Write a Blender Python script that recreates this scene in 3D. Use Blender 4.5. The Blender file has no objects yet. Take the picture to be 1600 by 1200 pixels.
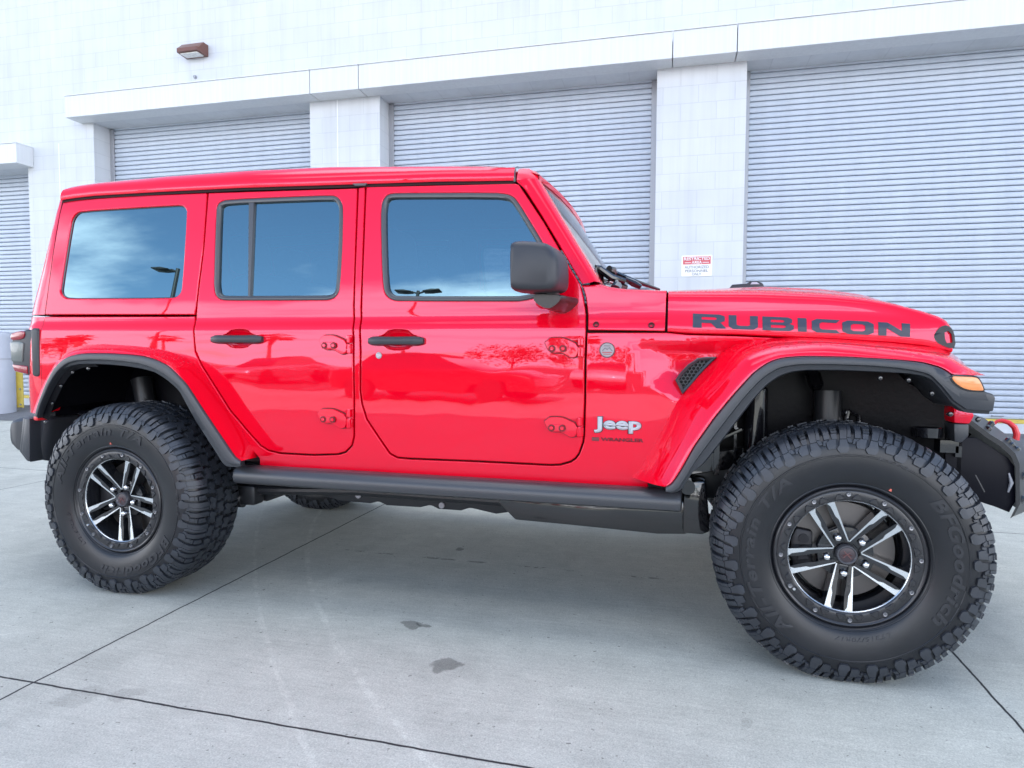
import bpy, bmesh, math, random
from mathutils import Vector, Matrix
random.seed(7)
C = bpy.context.scene.collection
SC = bpy.context.scene
rad = math.radians
# ---------------------------------------------------------------- camera
cam = bpy.data.objects.new('camera', bpy.data.cameras.new('camera'))
C.objects.link(cam)
rows = ((0.96677, 0.25532, 0.00406), (-0.01675, 0.04752, 0.99873), (-0.2548, 0.96562, -0.05022))
r_, u_, f_ = (Vector(r).normalized() for r in rows)
M = Matrix(((r_.x, u_.x, -f_.x, -0.547), (r_.y, u_.y, -f_.y, -3.296), (r_.z, u_.z, -f_.z, 1.108), (0, 0, 0, 1)))
cam.matrix_world = M
cam.data.sensor_fit = 'HORIZONTAL'; cam.data.sensor_width = 36.0
cam.data.lens = 1009.87 / 1600 * 36
cam.data.clip_start = 0.05; cam.data.clip_end = 2000
SC.camera = cam
# ---------------------------------------------------------------- world, sun, exposure
SUN_EL, SUN_AZ = 33.0, 4.0      # the sun stands behind the building; azimuth from +Y towards +X
w = bpy.data.worlds.new('World'); SC.world = w; w.use_nodes = True
nt = w.node_tree; nt.nodes.clear()
def N(t, **k):
    n = nt.nodes.new(t)
    for a, v in k.items(): setattr(n, a, v)
    return n
L = lambda a, b: nt.links.new(a, b)
sky = N('ShaderNodeTexSky', sky_type='NISHITA', sun_disc=False, sun_elevation=rad(SUN_EL), sun_rotation=rad(SUN_AZ))
sky.air_density = 1.0; sky.dust_density = 0.2; sky.ozone_density = 2.0
tc = N('ShaderNodeTexCoord'); sep = N('ShaderNodeSeparateXYZ'); L(tc.outputs['Generated'], sep.inputs[0])
add = N('ShaderNodeMath', operation='ADD'); add.inputs[1].default_value = 0.12; L(sep.outputs['Z'], add.inputs[0])
mx = N('ShaderNodeMath', operation='MAXIMUM'); mx.inputs[1].default_value = 0.03; L(add.outputs[0], mx.inputs[0])
dv = N('ShaderNodeVectorMath', operation='SCALE'); inv = N('ShaderNodeMath', operation='DIVIDE'); inv.inputs[0].default_value = 1
L(mx.outputs[0], inv.inputs[1]); L(tc.outputs['Generated'], dv.inputs[0]); L(inv.outputs[0], dv.inputs['Scale'])
mp = N('ShaderNodeMapping'); mp.inputs['Scale'].default_value = (0.5, 1.15, 0.0); mp.inputs['Location'].default_value = (3.3, 1.2, 0); L(dv.outputs[0], mp.inputs[0])
nz = N('ShaderNodeTexNoise'); nz.inputs['Scale'].default_value = 1.3; nz.inputs['Detail'].default_value = 8; nz.inputs['Roughness'].default_value = 0.56
L(mp.outputs[0], nz.inputs['Vector'])
# more cloud towards the horizon, open blue above
hz = N('ShaderNodeValToRGB'); L(sep.outputs['Z'], hz.inputs['Fac']); cr = hz.color_ramp
for i, (p, v) in enumerate(((0.0, .88), (.32, .78), (.385, .52), (.43, .2), (.60, .2), (.74, .62), (1.0, .75))):
    e = cr.elements[i] if i < 2 else cr.elements.new(p)
    e.position = p; e.color = (v, v, v, 1)
hs_ = N('ShaderNodeMath', operation='MULTIPLY_ADD'); L(hz.outputs['Color'], hs_.inputs[0]); hs_.inputs[1].default_value = 0.75; hs_.inputs[2].default_value = -0.36
# the cloud bank lies to the south-west of the lot; further west it is clear down to the horizon haze
az = N('ShaderNodeMapRange', interpolation_type='SMOOTHSTEP'); az.inputs['From Min'].default_value = -0.62; az.inputs['From Max'].default_value = -0.50
az.inputs['To Min'].default_value = -0.16; az.inputs['To Max'].default_value = 0.0; L(sep.outputs['X'], az.inputs['Value'])
zz = N('ShaderNodeMapRange', interpolation_type='SMOOTHSTEP'); zz.inputs['From Min'].default_value = 0.2; zz.inputs['From Max'].default_value = 0.3; L(sep.outputs['Z'], zz.inputs['Value'])
am = N('ShaderNodeMath', operation='MULTIPLY'); L(az.outputs[0], am.inputs[0]); L(zz.outputs[0], am.inputs[1])
hs2 = N('ShaderNodeMath', operation='ADD'); L(hs_.outputs[0], hs2.inputs[0]); L(am.outputs[0], hs2.inputs[1])
sm = N('ShaderNodeMath', operation='ADD'); L(nz.outputs['Fac'], sm.inputs[0]); L(hs2.outputs[0], sm.inputs[1])
rp = N('ShaderNodeMapRange', interpolation_type='SMOOTHSTEP'); rp.inputs['From Min'].default_value = 0.55; rp.inputs['From Max'].default_value = 0.80
L(sm.outputs[0], rp.inputs['Value'])
mix = N('ShaderNodeMix', data_type='RGBA'); L(rp.outputs[0], mix.inputs['Factor']); L(sky.outputs[0], mix.inputs['A'])
mix.inputs['B'].default_value = (11.0, 11.2, 12.0, 1)
bg = N('ShaderNodeBackground'); bg.inputs['Strength'].default_value = 0.15; L(mix.outputs['Result'], bg.inputs['Color'])
out = N('ShaderNodeOutputWorld'); L(bg.outputs[0], out.inputs[0])
sun = bpy.data.objects.new('sun', bpy.data.lights.new('sun', 'SUN')); C.objects.link(sun)
sun.data.energy = 4.8; sun.data.angle = rad(0.53); sun.data.color = (1, 0.95, 0.87)
sd = Vector((math.sin(rad(SUN_AZ)) * math.cos(rad(SUN_EL)), math.cos(rad(SUN_AZ)) * math.cos(rad(SUN_EL)), math.sin(rad(SUN_EL))))
sun.rotation_euler = sd.to_track_quat('Z', 'Y').to_euler(); sun.location = (0, 20, 30)
SC.render.engine = 'CYCLES'
SC.cycles.max_bounces = 10; SC.cycles.transparent_max_bounces = 12
SC.view_settings.view_transform = 'Standard'; SC.view_settings.look = 'None'
SC.view_settings.exposure = 1.42; SC.view_settings.gamma = 1.0
SC.render.resolution_x, SC.render.resolution_y = 1024, 768
# ---------------------------------------------------------------- materials
def mat(name, col, rough=0.5, metal=0.0, coat=0.0, coat_ior=1.5, ior=1.5, bump=None, var=None, emit=None, coat_rough=0.02):
    m = bpy.data.materials.new(name); m.use_nodes = True
    t = m.node_tree; b = t.nodes['Principled BSDF']
    b.inputs['Base Color'].default_value = (*col, 1); b.inputs['Roughness'].default_value = rough
    b.inputs['Metallic'].default_value = metal; b.inputs['IOR'].default_value = ior
    b.inputs['Coat Weight'].default_value = coat; b.inputs['Coat Roughness'].default_value = coat_rough
    b.inputs['Coat IOR'].default_value = coat_ior
    if bump or var:
        tx = t.nodes.new('ShaderNodeTexCoord')
    if bump:   # (scale, strength, distance)
        n = t.nodes.new('ShaderNodeTexNoise'); n.inputs['Scale'].default_value = bump[0]; n.inputs['Detail'].default_value = 3
        t.links.new(tx.outputs['Object'], n.inputs['Vector'])
        bp = t.nodes.new('ShaderNodeBump'); bp.inputs['Strength'].default_value = bump[1]; bp.inputs['Distance'].default_value = bump[2]
        t.links.new(n.outputs['Fac'], bp.inputs['Height']); t.links.new(bp.outputs[0], b.inputs['Normal'])
    if var:    # (scale, lo, hi)
        n = t.nodes.new('ShaderNodeTexNoise'); n.inputs['Scale'].default_value = var[0]; n.inputs['Detail'].default_value = 5
        t.links.new(tx.outputs['Object'], n.inputs['Vector'])
        r = t.nodes.new('ShaderNodeMapRange'); r.inputs['From Min'].default_value = .3; r.inputs['From Max'].default_value = .7
        r.inputs['To Min'].default_value = var[1]; r.inputs['To Max'].default_value = var[2]
        t.links.new(n.outputs['Fac'], r.inputs['Value'])
        h = t.nodes.new('ShaderNodeMix'); h.data_type = 'RGBA'; h.blend_type = 'MULTIPLY'; h.inputs['Factor'].default_value = 1
        h.inputs['A'].default_value = (*col, 1); t.links.new(r.outputs[0], h.inputs['B']); t.links.new(h.outputs['Result'], b.inputs['Base Color'])
    if emit:
        b.inputs['Emission Color'].default_value = (*emit[0], 1); b.inputs['Emission Strength'].default_value = emit[1]
    return m
def carpaint(name):      # single-stage look: red body colour under a clear coat whose reflections pick up a little of the pigment
    m = mat(name, (0.78, 0.001, 0.015), 0.022, ior=1.70); b = m.node_tree.nodes['Principled BSDF']
    b.inputs['Specular Tint'].default_value = (1.0, 0.66, 1.0, 1); return m
RED = carpaint('red_paint')
def wet(m):     # rain drops lie only where the surface looks up
    t = m.node_tree; b = t.nodes['Principled BSDF']
    tx = t.nodes.new('ShaderNodeTexCoord'); v = t.nodes.new('ShaderNodeTexVoronoi'); v.inputs['Scale'].default_value = 85
    t.links.new(tx.outputs['Object'], v.inputs['Vector'])
    r = t.nodes.new('ShaderNodeMapRange'); r.interpolation_type = 'SMOOTHSTEP'
    r.inputs['From Min'].default_value = 0.12; r.inputs['From Max'].default_value = 0.36; r.inputs['To Min'].default_value = 1; r.inputs['To Max'].default_value = 0
    t.links.new(v.outputs['Distance'], r.inputs['Value'])
    g = t.nodes.new('ShaderNodeNewGeometry'); s = t.nodes.new('ShaderNodeSeparateXYZ'); t.links.new(g.outputs['Normal'], s.inputs[0])
    q = t.nodes.new('ShaderNodeMapRange'); q.inputs['From Min'].default_value = 0.72; q.inputs['From Max'].default_value = 0.93
    t.links.new(s.outputs['Z'], q.inputs['Value'])
    mu = t.nodes.new('ShaderNodeMath'); mu.operation = 'MULTIPLY'; t.links.new(r.outputs[0], mu.inputs[0]); t.links.new(q.outputs[0], mu.inputs[1])
    bp = t.nodes.new('ShaderNodeBump'); bp.inputs['Strength'].default_value = 0.9; bp.inputs['Distance'].default_value = 0.004
    t.links.new(mu.outputs[0], bp.inputs['Height']); t.links.new(bp.outputs[0], b.inputs['Normal'])
    return m
REDW = wet(carpaint('red_paint_wet'))
def wavy(m):    # pressed steel is never optically flat
    t = m.node_tree; b = t.nodes['Principled BSDF']; tx = t.nodes.new('ShaderNodeTexCoord'); n = t.nodes.new('ShaderNodeTexNoise')
    n.inputs['Scale'].default_value = 3.2; n.inputs['Detail'].default_value = 1.5; t.links.new(tx.outputs['Object'], n.inputs['Vector'])
    bp = t.nodes.new('ShaderNodeBump'); bp.inputs['Strength'].default_value = 1.0; bp.inputs['Distance'].default_value = .0026
    t.links.new(n.outputs['Fac'], bp.inputs['Height']); t.links.new(bp.outputs[0], b.inputs['Normal'])
wavy(RED)
HDARK = mat('hinge_gasket_shade', (0.13, 0.003, 0.008), 0.5)  # dark red for the hinge gasket and for painted-in bolt recess shade
INNER = mat('inner_panel_dark', (0.02, 0.004, 0.005), 0.8)
BLACKP = mat('black_plastic', (0.028, 0.030, 0.036), 0.42, bump=(900, .15, .0006))
SEAL = mat('seal_rubber', (0.045, 0.048, 0.056), 0.34, ior=1.6)
LIP = mat('flare_plastic', (0.032, 0.035, 0.042), 0.36, ior=1.55, bump=(1100, .2, .0005))
LINER = mat('liner_plastic', (0.004, 0.004, 0.006), 0.36, ior=1.25, bump=(60, .2, .003))
STEELB = mat('black_steel', (0.014, 0.015, 0.018), 0.38, bump=(500, .25, .001))
GLOSSB = mat('gloss_black', (0.008, 0.008, 0.01), 0.12, coat=1)
RAILM = mat('rail_coating', (0.04, 0.042, 0.048), 0.36, ior=1.6, bump=(700, .2, .0006))
RUBBER = mat('tyre_rubber', (0.0075, 0.0085, 0.0115), 0.34, ior=1.52, bump=(260, .10, .0006), var=(14, .8, 1.25))
RUBTXT = mat('tyre_lettering', (0.019, 0.020, 0.024), 0.45)  # lighter than the side wall, painting in the highlights on letter edges
TREAD = mat('tread_rubber', (0.022, 0.026, 0.034), 0.46, ior=1.6, bump=(260, .15, .0006), var=(16, .75, 1.3))  # lighter tread rubber; also paints in skylight on the lugs above dark grooves
ALU = mat('machined_aluminium', (0.70, 0.73, 0.75), 0.26, 0.85)
WBLK = mat('wheel_black', (0.012, 0.013, 0.016), 0.22, coat=0.6)
WRING = mat('beadlock_black', (0.016, 0.016, 0.019), 0.3, ior=1.6)
CHROME = mat('chrome', (0.8, 0.8, 0.82), 0.14, 1.0)
DISC = mat('brake_iron', (0.16, 0.15, 0.145), 0.42, 0.9)
DRUM = mat('barrel_grey', (0.02, 0.02, 0.024), 0.4, 0.4)
DEEP = mat('satin_black', (0.005, 0.005, 0.009), 0.4, ior=1.25)
DECAL = mat('hood_decal', (0.03, 0.04, 0.065), 0.4)
SILV = mat('badge_silver', (0.50, 0.51, 0.54), 0.45, 0.0)
AMBER = mat('amber_lens', (0.85, 0.28, 0.08), 0.18, coat=1, var=(60, .85, 1.1))
REDL = mat('red_lens', (0.28, 0.008, 0.02), 0.1, coat=1)
CLEARL = mat('clear_lens', (0.14, 0.155, 0.145), 0.3, coat=.5)
TOWR = mat('tow_hook_red', (0.7, 0.02, 0.03), 0.35, coat=.4)
SEATM = mat('seat_fabric', (0.03, 0.03, 0.035), 0.8)
def glassmat(name, tint, ior, gcol=(1, 1, 1)):
    m = bpy.data.materials.new(name); m.use_nodes = True; t = m.node_tree; t.nodes.clear()
    o = t.nodes.new('ShaderNodeOutputMaterial'); a = t.nodes.new('ShaderNodeBsdfTransparent'); a.inputs[0].default_value = (*tint, 1)
    g = t.nodes.new('ShaderNodeBsdfGlossy'); g.inputs['Roughness'].default_value = 0.0; g.inputs[0].default_value = (*gcol, 1)
    fr = t.nodes.new('ShaderNodeFresnel'); fr.inputs[0].default_value = ior
    x = t.nodes.new('ShaderNodeMixShader')
    t.links.new(fr.outputs[0], x.inputs[0]); t.links.new(a.outputs[0], x.inputs[1]); t.links.new(g.outputs[0], x.inputs[2]); t.links.new(x.outputs[0], o.inputs[0])
    return m
GLASS = glassmat('tinted_glass', (0.24, 0.27, 0.28), 3.1, (.56, .88, 1.0))
QGLASS = glassmat('privacy_glass', (0.03, 0.035, 0.04), 3.1, (.56, .88, 1.0))
WSGLASS = glassmat('windscreen_glass', (0.66, 0.76, 0.74), 1.75)
# ---------------------------------------------------------------- object helpers
def tag(o, label=None, cat=None, group=None, kind=None):
    if label: o['label'] = label
    if cat: o['category'] = cat
    if group: o['group'] = group
    if kind: o['kind'] = kind
    return o
def islands(name, bm, mats, parent=None, ang=35, flat=False, loc=None, normals=None):
    """every loose piece of bm becomes an object of its own"""
    left = set(bm.verts); res = []
    while left:
        seed = left.pop(); comp = {seed}; st = [seed]
        while st:
            v = st.pop()
            for e in v.link_edges:
                o_ = e.other_vert(v)
                if o_ not in comp: comp.add(o_); st.append(o_)
        left -= comp; b = bmesh.new(); mp_ = {v: b.verts.new(v.co) for v in bm.verts if v in comp}
        for f in bm.faces:
            if f.verts[0] in comp: g = b.faces.new([mp_[v] for v in f.verts]); g.material_index = f.material_index
        res.append(obj(name, b, mats, parent, ang, flat, loc))
    bm.free(); return res
def empty(name, loc=(0, 0, 0), rz=0):
    o = bpy.data.objects.new(name, None); C.objects.link(o); o.location = loc; o.rotation_euler = (0, 0, rz); o.empty_display_size = .2
    return o
def obj(name, bm, mats, parent=None, ang=35, flat=False, loc=None, normals=None):
    me = bpy.data.meshes.new(name)
    bm.normal_update()
    bm.to_mesh(me); bm.free()
    for m in (mats if isinstance(mats, (list, tuple)) else [mats]): me.materials.append(m)
    if not flat:
        me.shade_smooth()
        if normals is None: me.set_sharp_from_angle(angle=rad(ang))
        else: me.normals_split_custom_set_from_vertices(normals)
    o = bpy.data.objects.new(name, me); C.objects.link(o)
    if parent: o.parent = parent
    if loc: o.location = loc
    return o
def box(bm, x0, x1, y0, y1, z0, z1, mi=0, rot=None, about=None):
    vs = [bm.verts.new((x, y, z)) for x in (x0, x1) for y in (y0, y1) for z in (z0, z1)]
    q = [(0, 1, 3, 2), (4, 6, 7, 5), (0, 4, 5, 1), (2, 3, 7, 6), (0, 2, 6, 4), (1, 5, 7, 3)]
    fs = [bm.faces.new([vs[i] for i in f]) for f in q]
    for f in fs: f.material_index = mi
    if rot is not None:
        c = Vector(about if about else ((x0 + x1) / 2, (y0 + y1) / 2, (z0 + z1) / 2))
        for v in vs: v.co = rot @ (v.co - c) + c
    return fs
def tube(bm, pts, r, n=10, caps=True, mi=0):
    pts = [Vector(p) for p in pts]; rings = []
    rs = r if isinstance(r, (list, tuple)) else [r] * len(pts)
    up = None
    for i, p in enumerate(pts):
        d = (pts[min(i + 1, len(pts) - 1)] - pts[max(i - 1, 0)]).normalized()
        if up is None: up = d.orthogonal().normalized()
        up = (up - d * up.dot(d)).normalized(); s = d.cross(up)
        rings.append([bm.verts.new(p + (up * math.cos(a) + s * math.sin(a)) * rs[i]) for a in (2 * math.pi * k / n for k in range(n))])
    for a, b in zip(rings, rings[1:]):
        for k in range(n):
            f = bm.faces.new((a[k], a[(k + 1) % n], b[(k + 1) % n], b[k])); f.material_index = mi
    if caps:
        f = bm.faces.new(rings[0][::-1]); f.material_index = mi; f = bm.faces.new(rings[-1]); f.material_index = mi
def bevel(bm, w, seg=2, ang=25):
    bm.normal_update()
    es = [e for e in bm.edges if len(e.link_faces) == 2 and e.calc_face_angle(0) > rad(ang)]
    if es: bmesh.ops.bevel(bm, geom=es, offset=w, segments=seg, profile=.5, affect='EDGES', clamp_overlap=True)
def prism(bm, poly, y0, y1, bev=0, seg=2, mi=0):
    """polygon in x,z extruded from y0 (near) to y1"""
    b2 = bmesh.new()
    a = [b2.verts.new((x, y0, z)) for x, z in poly]; b = [b2.verts.new((x, y1, z)) for x, z in poly]
    b2.faces.new(a); b2.faces.new(b[::-1]); n = len(a)
    for i in range(n): b2.faces.new((a[(i + 1) % n], a[i], b[i], b[(i + 1) % n]))
    bmesh.ops.recalc_face_normals(b2, faces=b2.faces)
    if bev: bevel(b2, bev, seg)
    merge(bm, b2, mi)
def merge(bm, b2, mi=None, mtx=None):
    mp_ = {}
    for v in b2.verts: mp_[v] = bm.verts.new(mtx @ v.co if mtx else v.co)
    for f in b2.faces:
        try: g = bm.faces.new([mp_[v] for v in f.verts])
        except ValueError: continue
        g.material_index = f.material_index if mi is None else mi
        g.smooth = f.smooth
    b2.free()
def loft(bm, secs, closed=False, mi=0, flip=False):
    rows_ = [[bm.verts.new(p) for p in s] for s in secs]
    for a, b in zip(rows_, rows_[1:]):
        n = len(a)
        for k in range(n if closed else n - 1):
            q = (a[k], a[(k + 1) % n], b[(k + 1) % n], b[k])
            f = bm.faces.new(q[::-1] if flip else q); f.material_index = mi
    return rows_
def lathe(bm, prof, n=64, mi=0, a0=0.0):
    """profile (r, y) turned about the y axis"""
    rr = [[bm.verts.new((r * math.cos(a0 + 2 * math.pi * k / n), y, r * math.sin(a0 + 2 * math.pi * k / n))) for k in range(n)] for r, y in prof]
    for a, b in zip(rr, rr[1:]):
        for k in range(n):
            f = bm.faces.new((a[k], b[k], b[(k + 1) % n], a[(k + 1) % n])); f.material_index = mi
    return rr
def resample(p, n):
    d = [0.0]
    for a, b in zip(p, p[1:]): d.append(d[-1] + math.dist(a, b))
    o = []; j = 0
    for i in range(n):
        t = d[-1] * i / (n - 1)
        while j < len(p) - 2 and d[j + 1] < t: j += 1
        s = (t - d[j]) / max(d[j + 1] - d[j], 1e-9)
        o.append(tuple(a + (b - a) * s for a, b in zip(p[j], p[j + 1])))
    return o
def smoothline(p, it=2, closed=False):
    p = [tuple(q) for q in p]
    for _ in range(it):
        q = []
        n = len(p)
        for i in range(n if closed else n - 1):
            a, b = p[i], p[(i + 1) % n]
            q.append(tuple(.75 * u + .25 * v for u, v in zip(a, b))); q.append(tuple(.25 * u + .75 * v for u, v in zip(a, b)))
        p = q if closed else [p[0]] + q + [p[-1]]
    return p
def area(p): return .5 * sum(a[0] * b[1] - b[0] * a[1] for a, b in zip(p, p[1:] + p[:1]))
def inset(p, d):
    """shrink a closed polygon by d"""
    s = 1 if area(p) > 0 else -1; o = []; n = len(p)
    for i in range(n):
        a, b, c = p[i - 1], p[i], p[(i + 1) % n]
        e1 = Vector((b[0] - a[0], b[1] - a[1])); e2 = Vector((c[0] - b[0], c[1] - b[1]))
        if e1.length < 1e-7 or e2.length < 1e-7: o.append(b); continue
        e1.normalize(); e2.normalize()
        n1 = Vector((-e1.y, e1.x)) * s; n2 = Vector((-e2.y, e2.x)) * s
        m = n1 + n2; k = max(m.length_squared / 2, .35)
        o.append((b[0] + m.x * d / k, b[1] + m.y * d / k))
    return o
def rrect(x0, x1, z0, z1, r, n=5):
    o = []
    for cx, cz, a0 in ((x1 - r, z1 - r, 0), (x0 + r, z1 - r, 90), (x0 + r, z0 + r, 180), (x1 - r, z0 + r, 270)):
        for k in range(n + 1):
            a = rad(a0 + 90 * k / n); o.append((cx + r * math.cos(a), cz + r * math.sin(a)))
    return o
def disc(cx, cz, r, n=20): return [(cx + r * math.cos(2 * math.pi * k / n), cz + r * math.sin(2 * math.pi * k / n)) for k in range(n)]
def dense(p, step=.05):
    o = []
    for a, b in zip(p, p[1:] + p[:1]):
        k = max(1, int(math.dist(a, b) / step))
        for i in range(k): o.append((a[0] + (b[0] - a[0]) * i / k, a[1] + (b[1] - a[1]) * i / k))
    return o
# ---------------------------------------------------------------- body side surface
PZ = (.45, .58, .70, .85, 1.0, 1.13, 1.195, 1.212, 1.238, 1.255, 1.30, 1.55, 1.80, 1.95)
PY = (.770, .784, .793, .798, .799, .797, .794, .790, .779, .775, .771, .738, .702, .680)
def _slopes(xs, ys):
    d = [(ys[i + 1] - ys[i]) / (xs[i + 1] - xs[i]) for i in range(len(xs) - 1)]; m = [d[0]]
    for i in range(1, len(d)):
        a, b = d[i - 1], d[i]
        m.append(0 if a * b <= 0 else 2 * a * b / (a + b))
    m.append(d[-1]); return m
PM = _slopes(PZ, PY)
def yprof(z):
    z = min(max(z, PZ[0]), PZ[-1] - 1e-6)
    for i in range(len(PZ) - 1):
        if z <= PZ[i + 1]: break
    h = PZ[i + 1] - PZ[i]; t = (z - PZ[i]) / h
    return (2 * t**3 - 3 * t**2 + 1) * PY[i] + (t**3 - 2 * t**2 + t) * h * PM[i] + (-2 * t**3 + 3 * t**2) * PY[i + 1] + (t**3 - t**2) * h * PM[i + 1]
def taper(x):
    t = min(max((x + .75) / 1.25, 0), 1.2); return -.155 * t**1.25
def _d(p, a, b):      # signed distance of p left of line a->b
    e = Vector((b[0] - a[0], b[1] - a[1])).normalized(); return e.x * (p[1] - a[1]) - e.y * (p[0] - a[0])
def pocket(x, z):     # scoop in the wing ahead of the badge
    if x < -.76 or x > -.3 or z < .88 or z > 1.17: return 0
    d1 = -_d((x, z), (-.75, 1.147), (-.41, 1.152)); d2 = _d((x, z), (-.742, 1.14), (-.68, .995)); d3 = _d((x, z), (-.70, .997), (-.54, .915))
    d = min(d1 * .75, d2 * .30, d3 * .34)
    return min(max(d, 0), .03)
def Yb(x, z): return yprof(z) + taper(x) - pocket(x, z)
def Nb(x, z, s):
    h = .002
    n = Vector((-(Yb(x + h, z) - Yb(x - h, z)) / (2 * h), 1, -(Yb(x, z + h) - Yb(x, z - h)) / (2 * h))).normalized()
    return Vector((n.x, n.y * s, n.z))
ZC = [.60 + .05 * i for i in range(12)] + [1.18, 1.19, 1.197, 1.204, 1.21, 1.216, 1.222, 1.228, 1.234, 1.24, 1.247, 1.254, 1.262, 1.275, 1.30] + [1.35 + .06 * i for i in range(10)]
def panel(name, outline, holes, side, material, parent, gap=.003, r=.004, thick=.02, off=0.0, surf=None, nrm=None, zc=None, xc=(), loc=None, hgap=0.0, hthick=None):
    surf = surf or Yb; nrm = nrm or Nb
    bm = bmesh.new()
    loops = [inset(dense(outline), gap + r)] + [inset(dense(h), -(hgap + r)) for h in holes]
    es = []
    for lp in loops:
        vs = [bm.verts.new((x, 0, z)) for x, z in lp]
        es += [bm.edges.new((vs[i], vs[(i + 1) % len(vs)])) for i in range(len(vs))]
    bmesh.ops.triangle_fill(bm, use_beauty=True, use_dissolve=False, edges=es, normal=(0, -1, 0))
    zs = [p[1] for p in outline]; xs = [p[0] for p in outline]
    for z in (zc if zc is not None else ZC):
        if min(zs) < z < max(zs): bmesh.ops.bisect_plane(bm, geom=bm.verts[:] + bm.edges[:] + bm.faces[:], dist=1e-6, plane_co=(0, 0, z), plane_no=(0, 0, 1))
    for x in xc:
        if min(xs) < x < max(xs): bmesh.ops.bisect_plane(bm, geom=bm.verts[:] + bm.edges[:] + bm.faces[:], dist=1e-6, plane_co=(x, 0, 0), plane_no=(1, 0, 0))
    bmesh.ops.dissolve_degenerate(bm, dist=1e-5, edges=bm.edges[:])
    bm.normal_update()
    for f in bm.faces[:]:
        if f.normal.y * side < 0: f.normal_flip()
    be = [e for e in bm.edges if len(e.link_faces) == 1]
    on = {}
    for e in be:
        f = e.link_faces[0]; c = f.calc_center_median(); a, b = e.verts
        t = (b.co - a.co); n = Vector((-t.z, 0, t.x)).normalized()
        if n.dot(a.co - c) < 0: n = -n
        for v in (a, b): on.setdefault(v, []).append((n, t.length))
    base = list(bm.verts); NN = {}
    for v in base: NN[v] = nrm(v.co.x, v.co.z, side)
    xy = {v: (v.co.x, v.co.z) for v in base}
    out = {v: sum((n for n, l in k), Vector()).normalized() / max(.5, abs(sum((n for n, l in k), Vector()).length / len(k))) for v, k in on.items()}
    prev = {v: v for v in on}
    big = thick
    steps = [(r * .38, r * .08, .35), (r * .8, r * .42, .75), (r, r, 1.0), (r, big, 1.0)]
    newv = []
    for dout, dep, wn in steps:
        cur = {}
        for v in on:
            x, z = xy[v]; o_ = out[v]
            nv = bm.verts.new((x + o_.x * dout, 0, z + o_.z * dout)); cur[v] = nv
            NN[nv] = (NN[v] * (1 - wn) + o_.normalized() * wn).normalized()
            newv.append((nv, v, dep))
        for e in be:
            a, b = e.verts
            f = bm.faces.new((prev[a], prev[b], cur[b], cur[a])); f.tag = True
        prev = cur
    for v in base: x, z = xy[v]; v.co.y = side * (surf(x, z) + off)
    for nv, v, dep in newv:
        x, z = xy[v]; nv.co.y = side * (surf(x, z) + off - dep)
    bm.normal_update()
    for f in bm.faces:
        n = sum((NN[v] for v in f.verts), Vector())
        if f.normal.dot(n) < 0: f.normal_flip()
    bm.verts.index_update()
    nl = [tuple(NN[v]) for v in bm.verts]
    return obj(name, bm, material, parent, normals=nl, loc=loc)
def text_bm(s, size=1.0, bold=0.0, shear=0.0, spacing=1.0, res=4):
    cu = bpy.data.curves.new('t', 'FONT'); cu.body = s; cu.size = size; cu.offset = bold; cu.shear = shear; cu.space_character = spacing; cu.resolution_u = res
    o = bpy.data.objects.new('t', cu); C.objects.link(o)
    bpy.context.view_layer.update()
    me = bpy.data.meshes.new_from_object(o.evaluated_get(bpy.context.evaluated_depsgraph_get()))
    bm = bmesh.new(); bm.from_mesh(me)
    bpy.data.objects.remove(o); bpy.data.curves.remove(cu); bpy.data.meshes.remove(me)
    return bm
def bounds(bm):
    xs = [v.co.x for v in bm.verts]; ys = [v.co.y for v in bm.verts]; return min(xs), max(xs), min(ys), max(ys)
def thicken(bm, fn, h):
    """flat lettering in x,y -> solid: fn(x,y,d) gives the 3-D point d above the face it sits on"""
    ext = bmesh.ops.extrude_face_region(bm, geom=bm.faces[:])
    top = {v for v in ext['geom'] if isinstance(v, bmesh.types.BMVert)}
    for v in bm.verts: v.co = fn(v.co.x, v.co.y, h if v in top else -.001)
    bmesh.ops.recalc_face_normals(bm, faces=bm.faces[:])
    return bm
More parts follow.
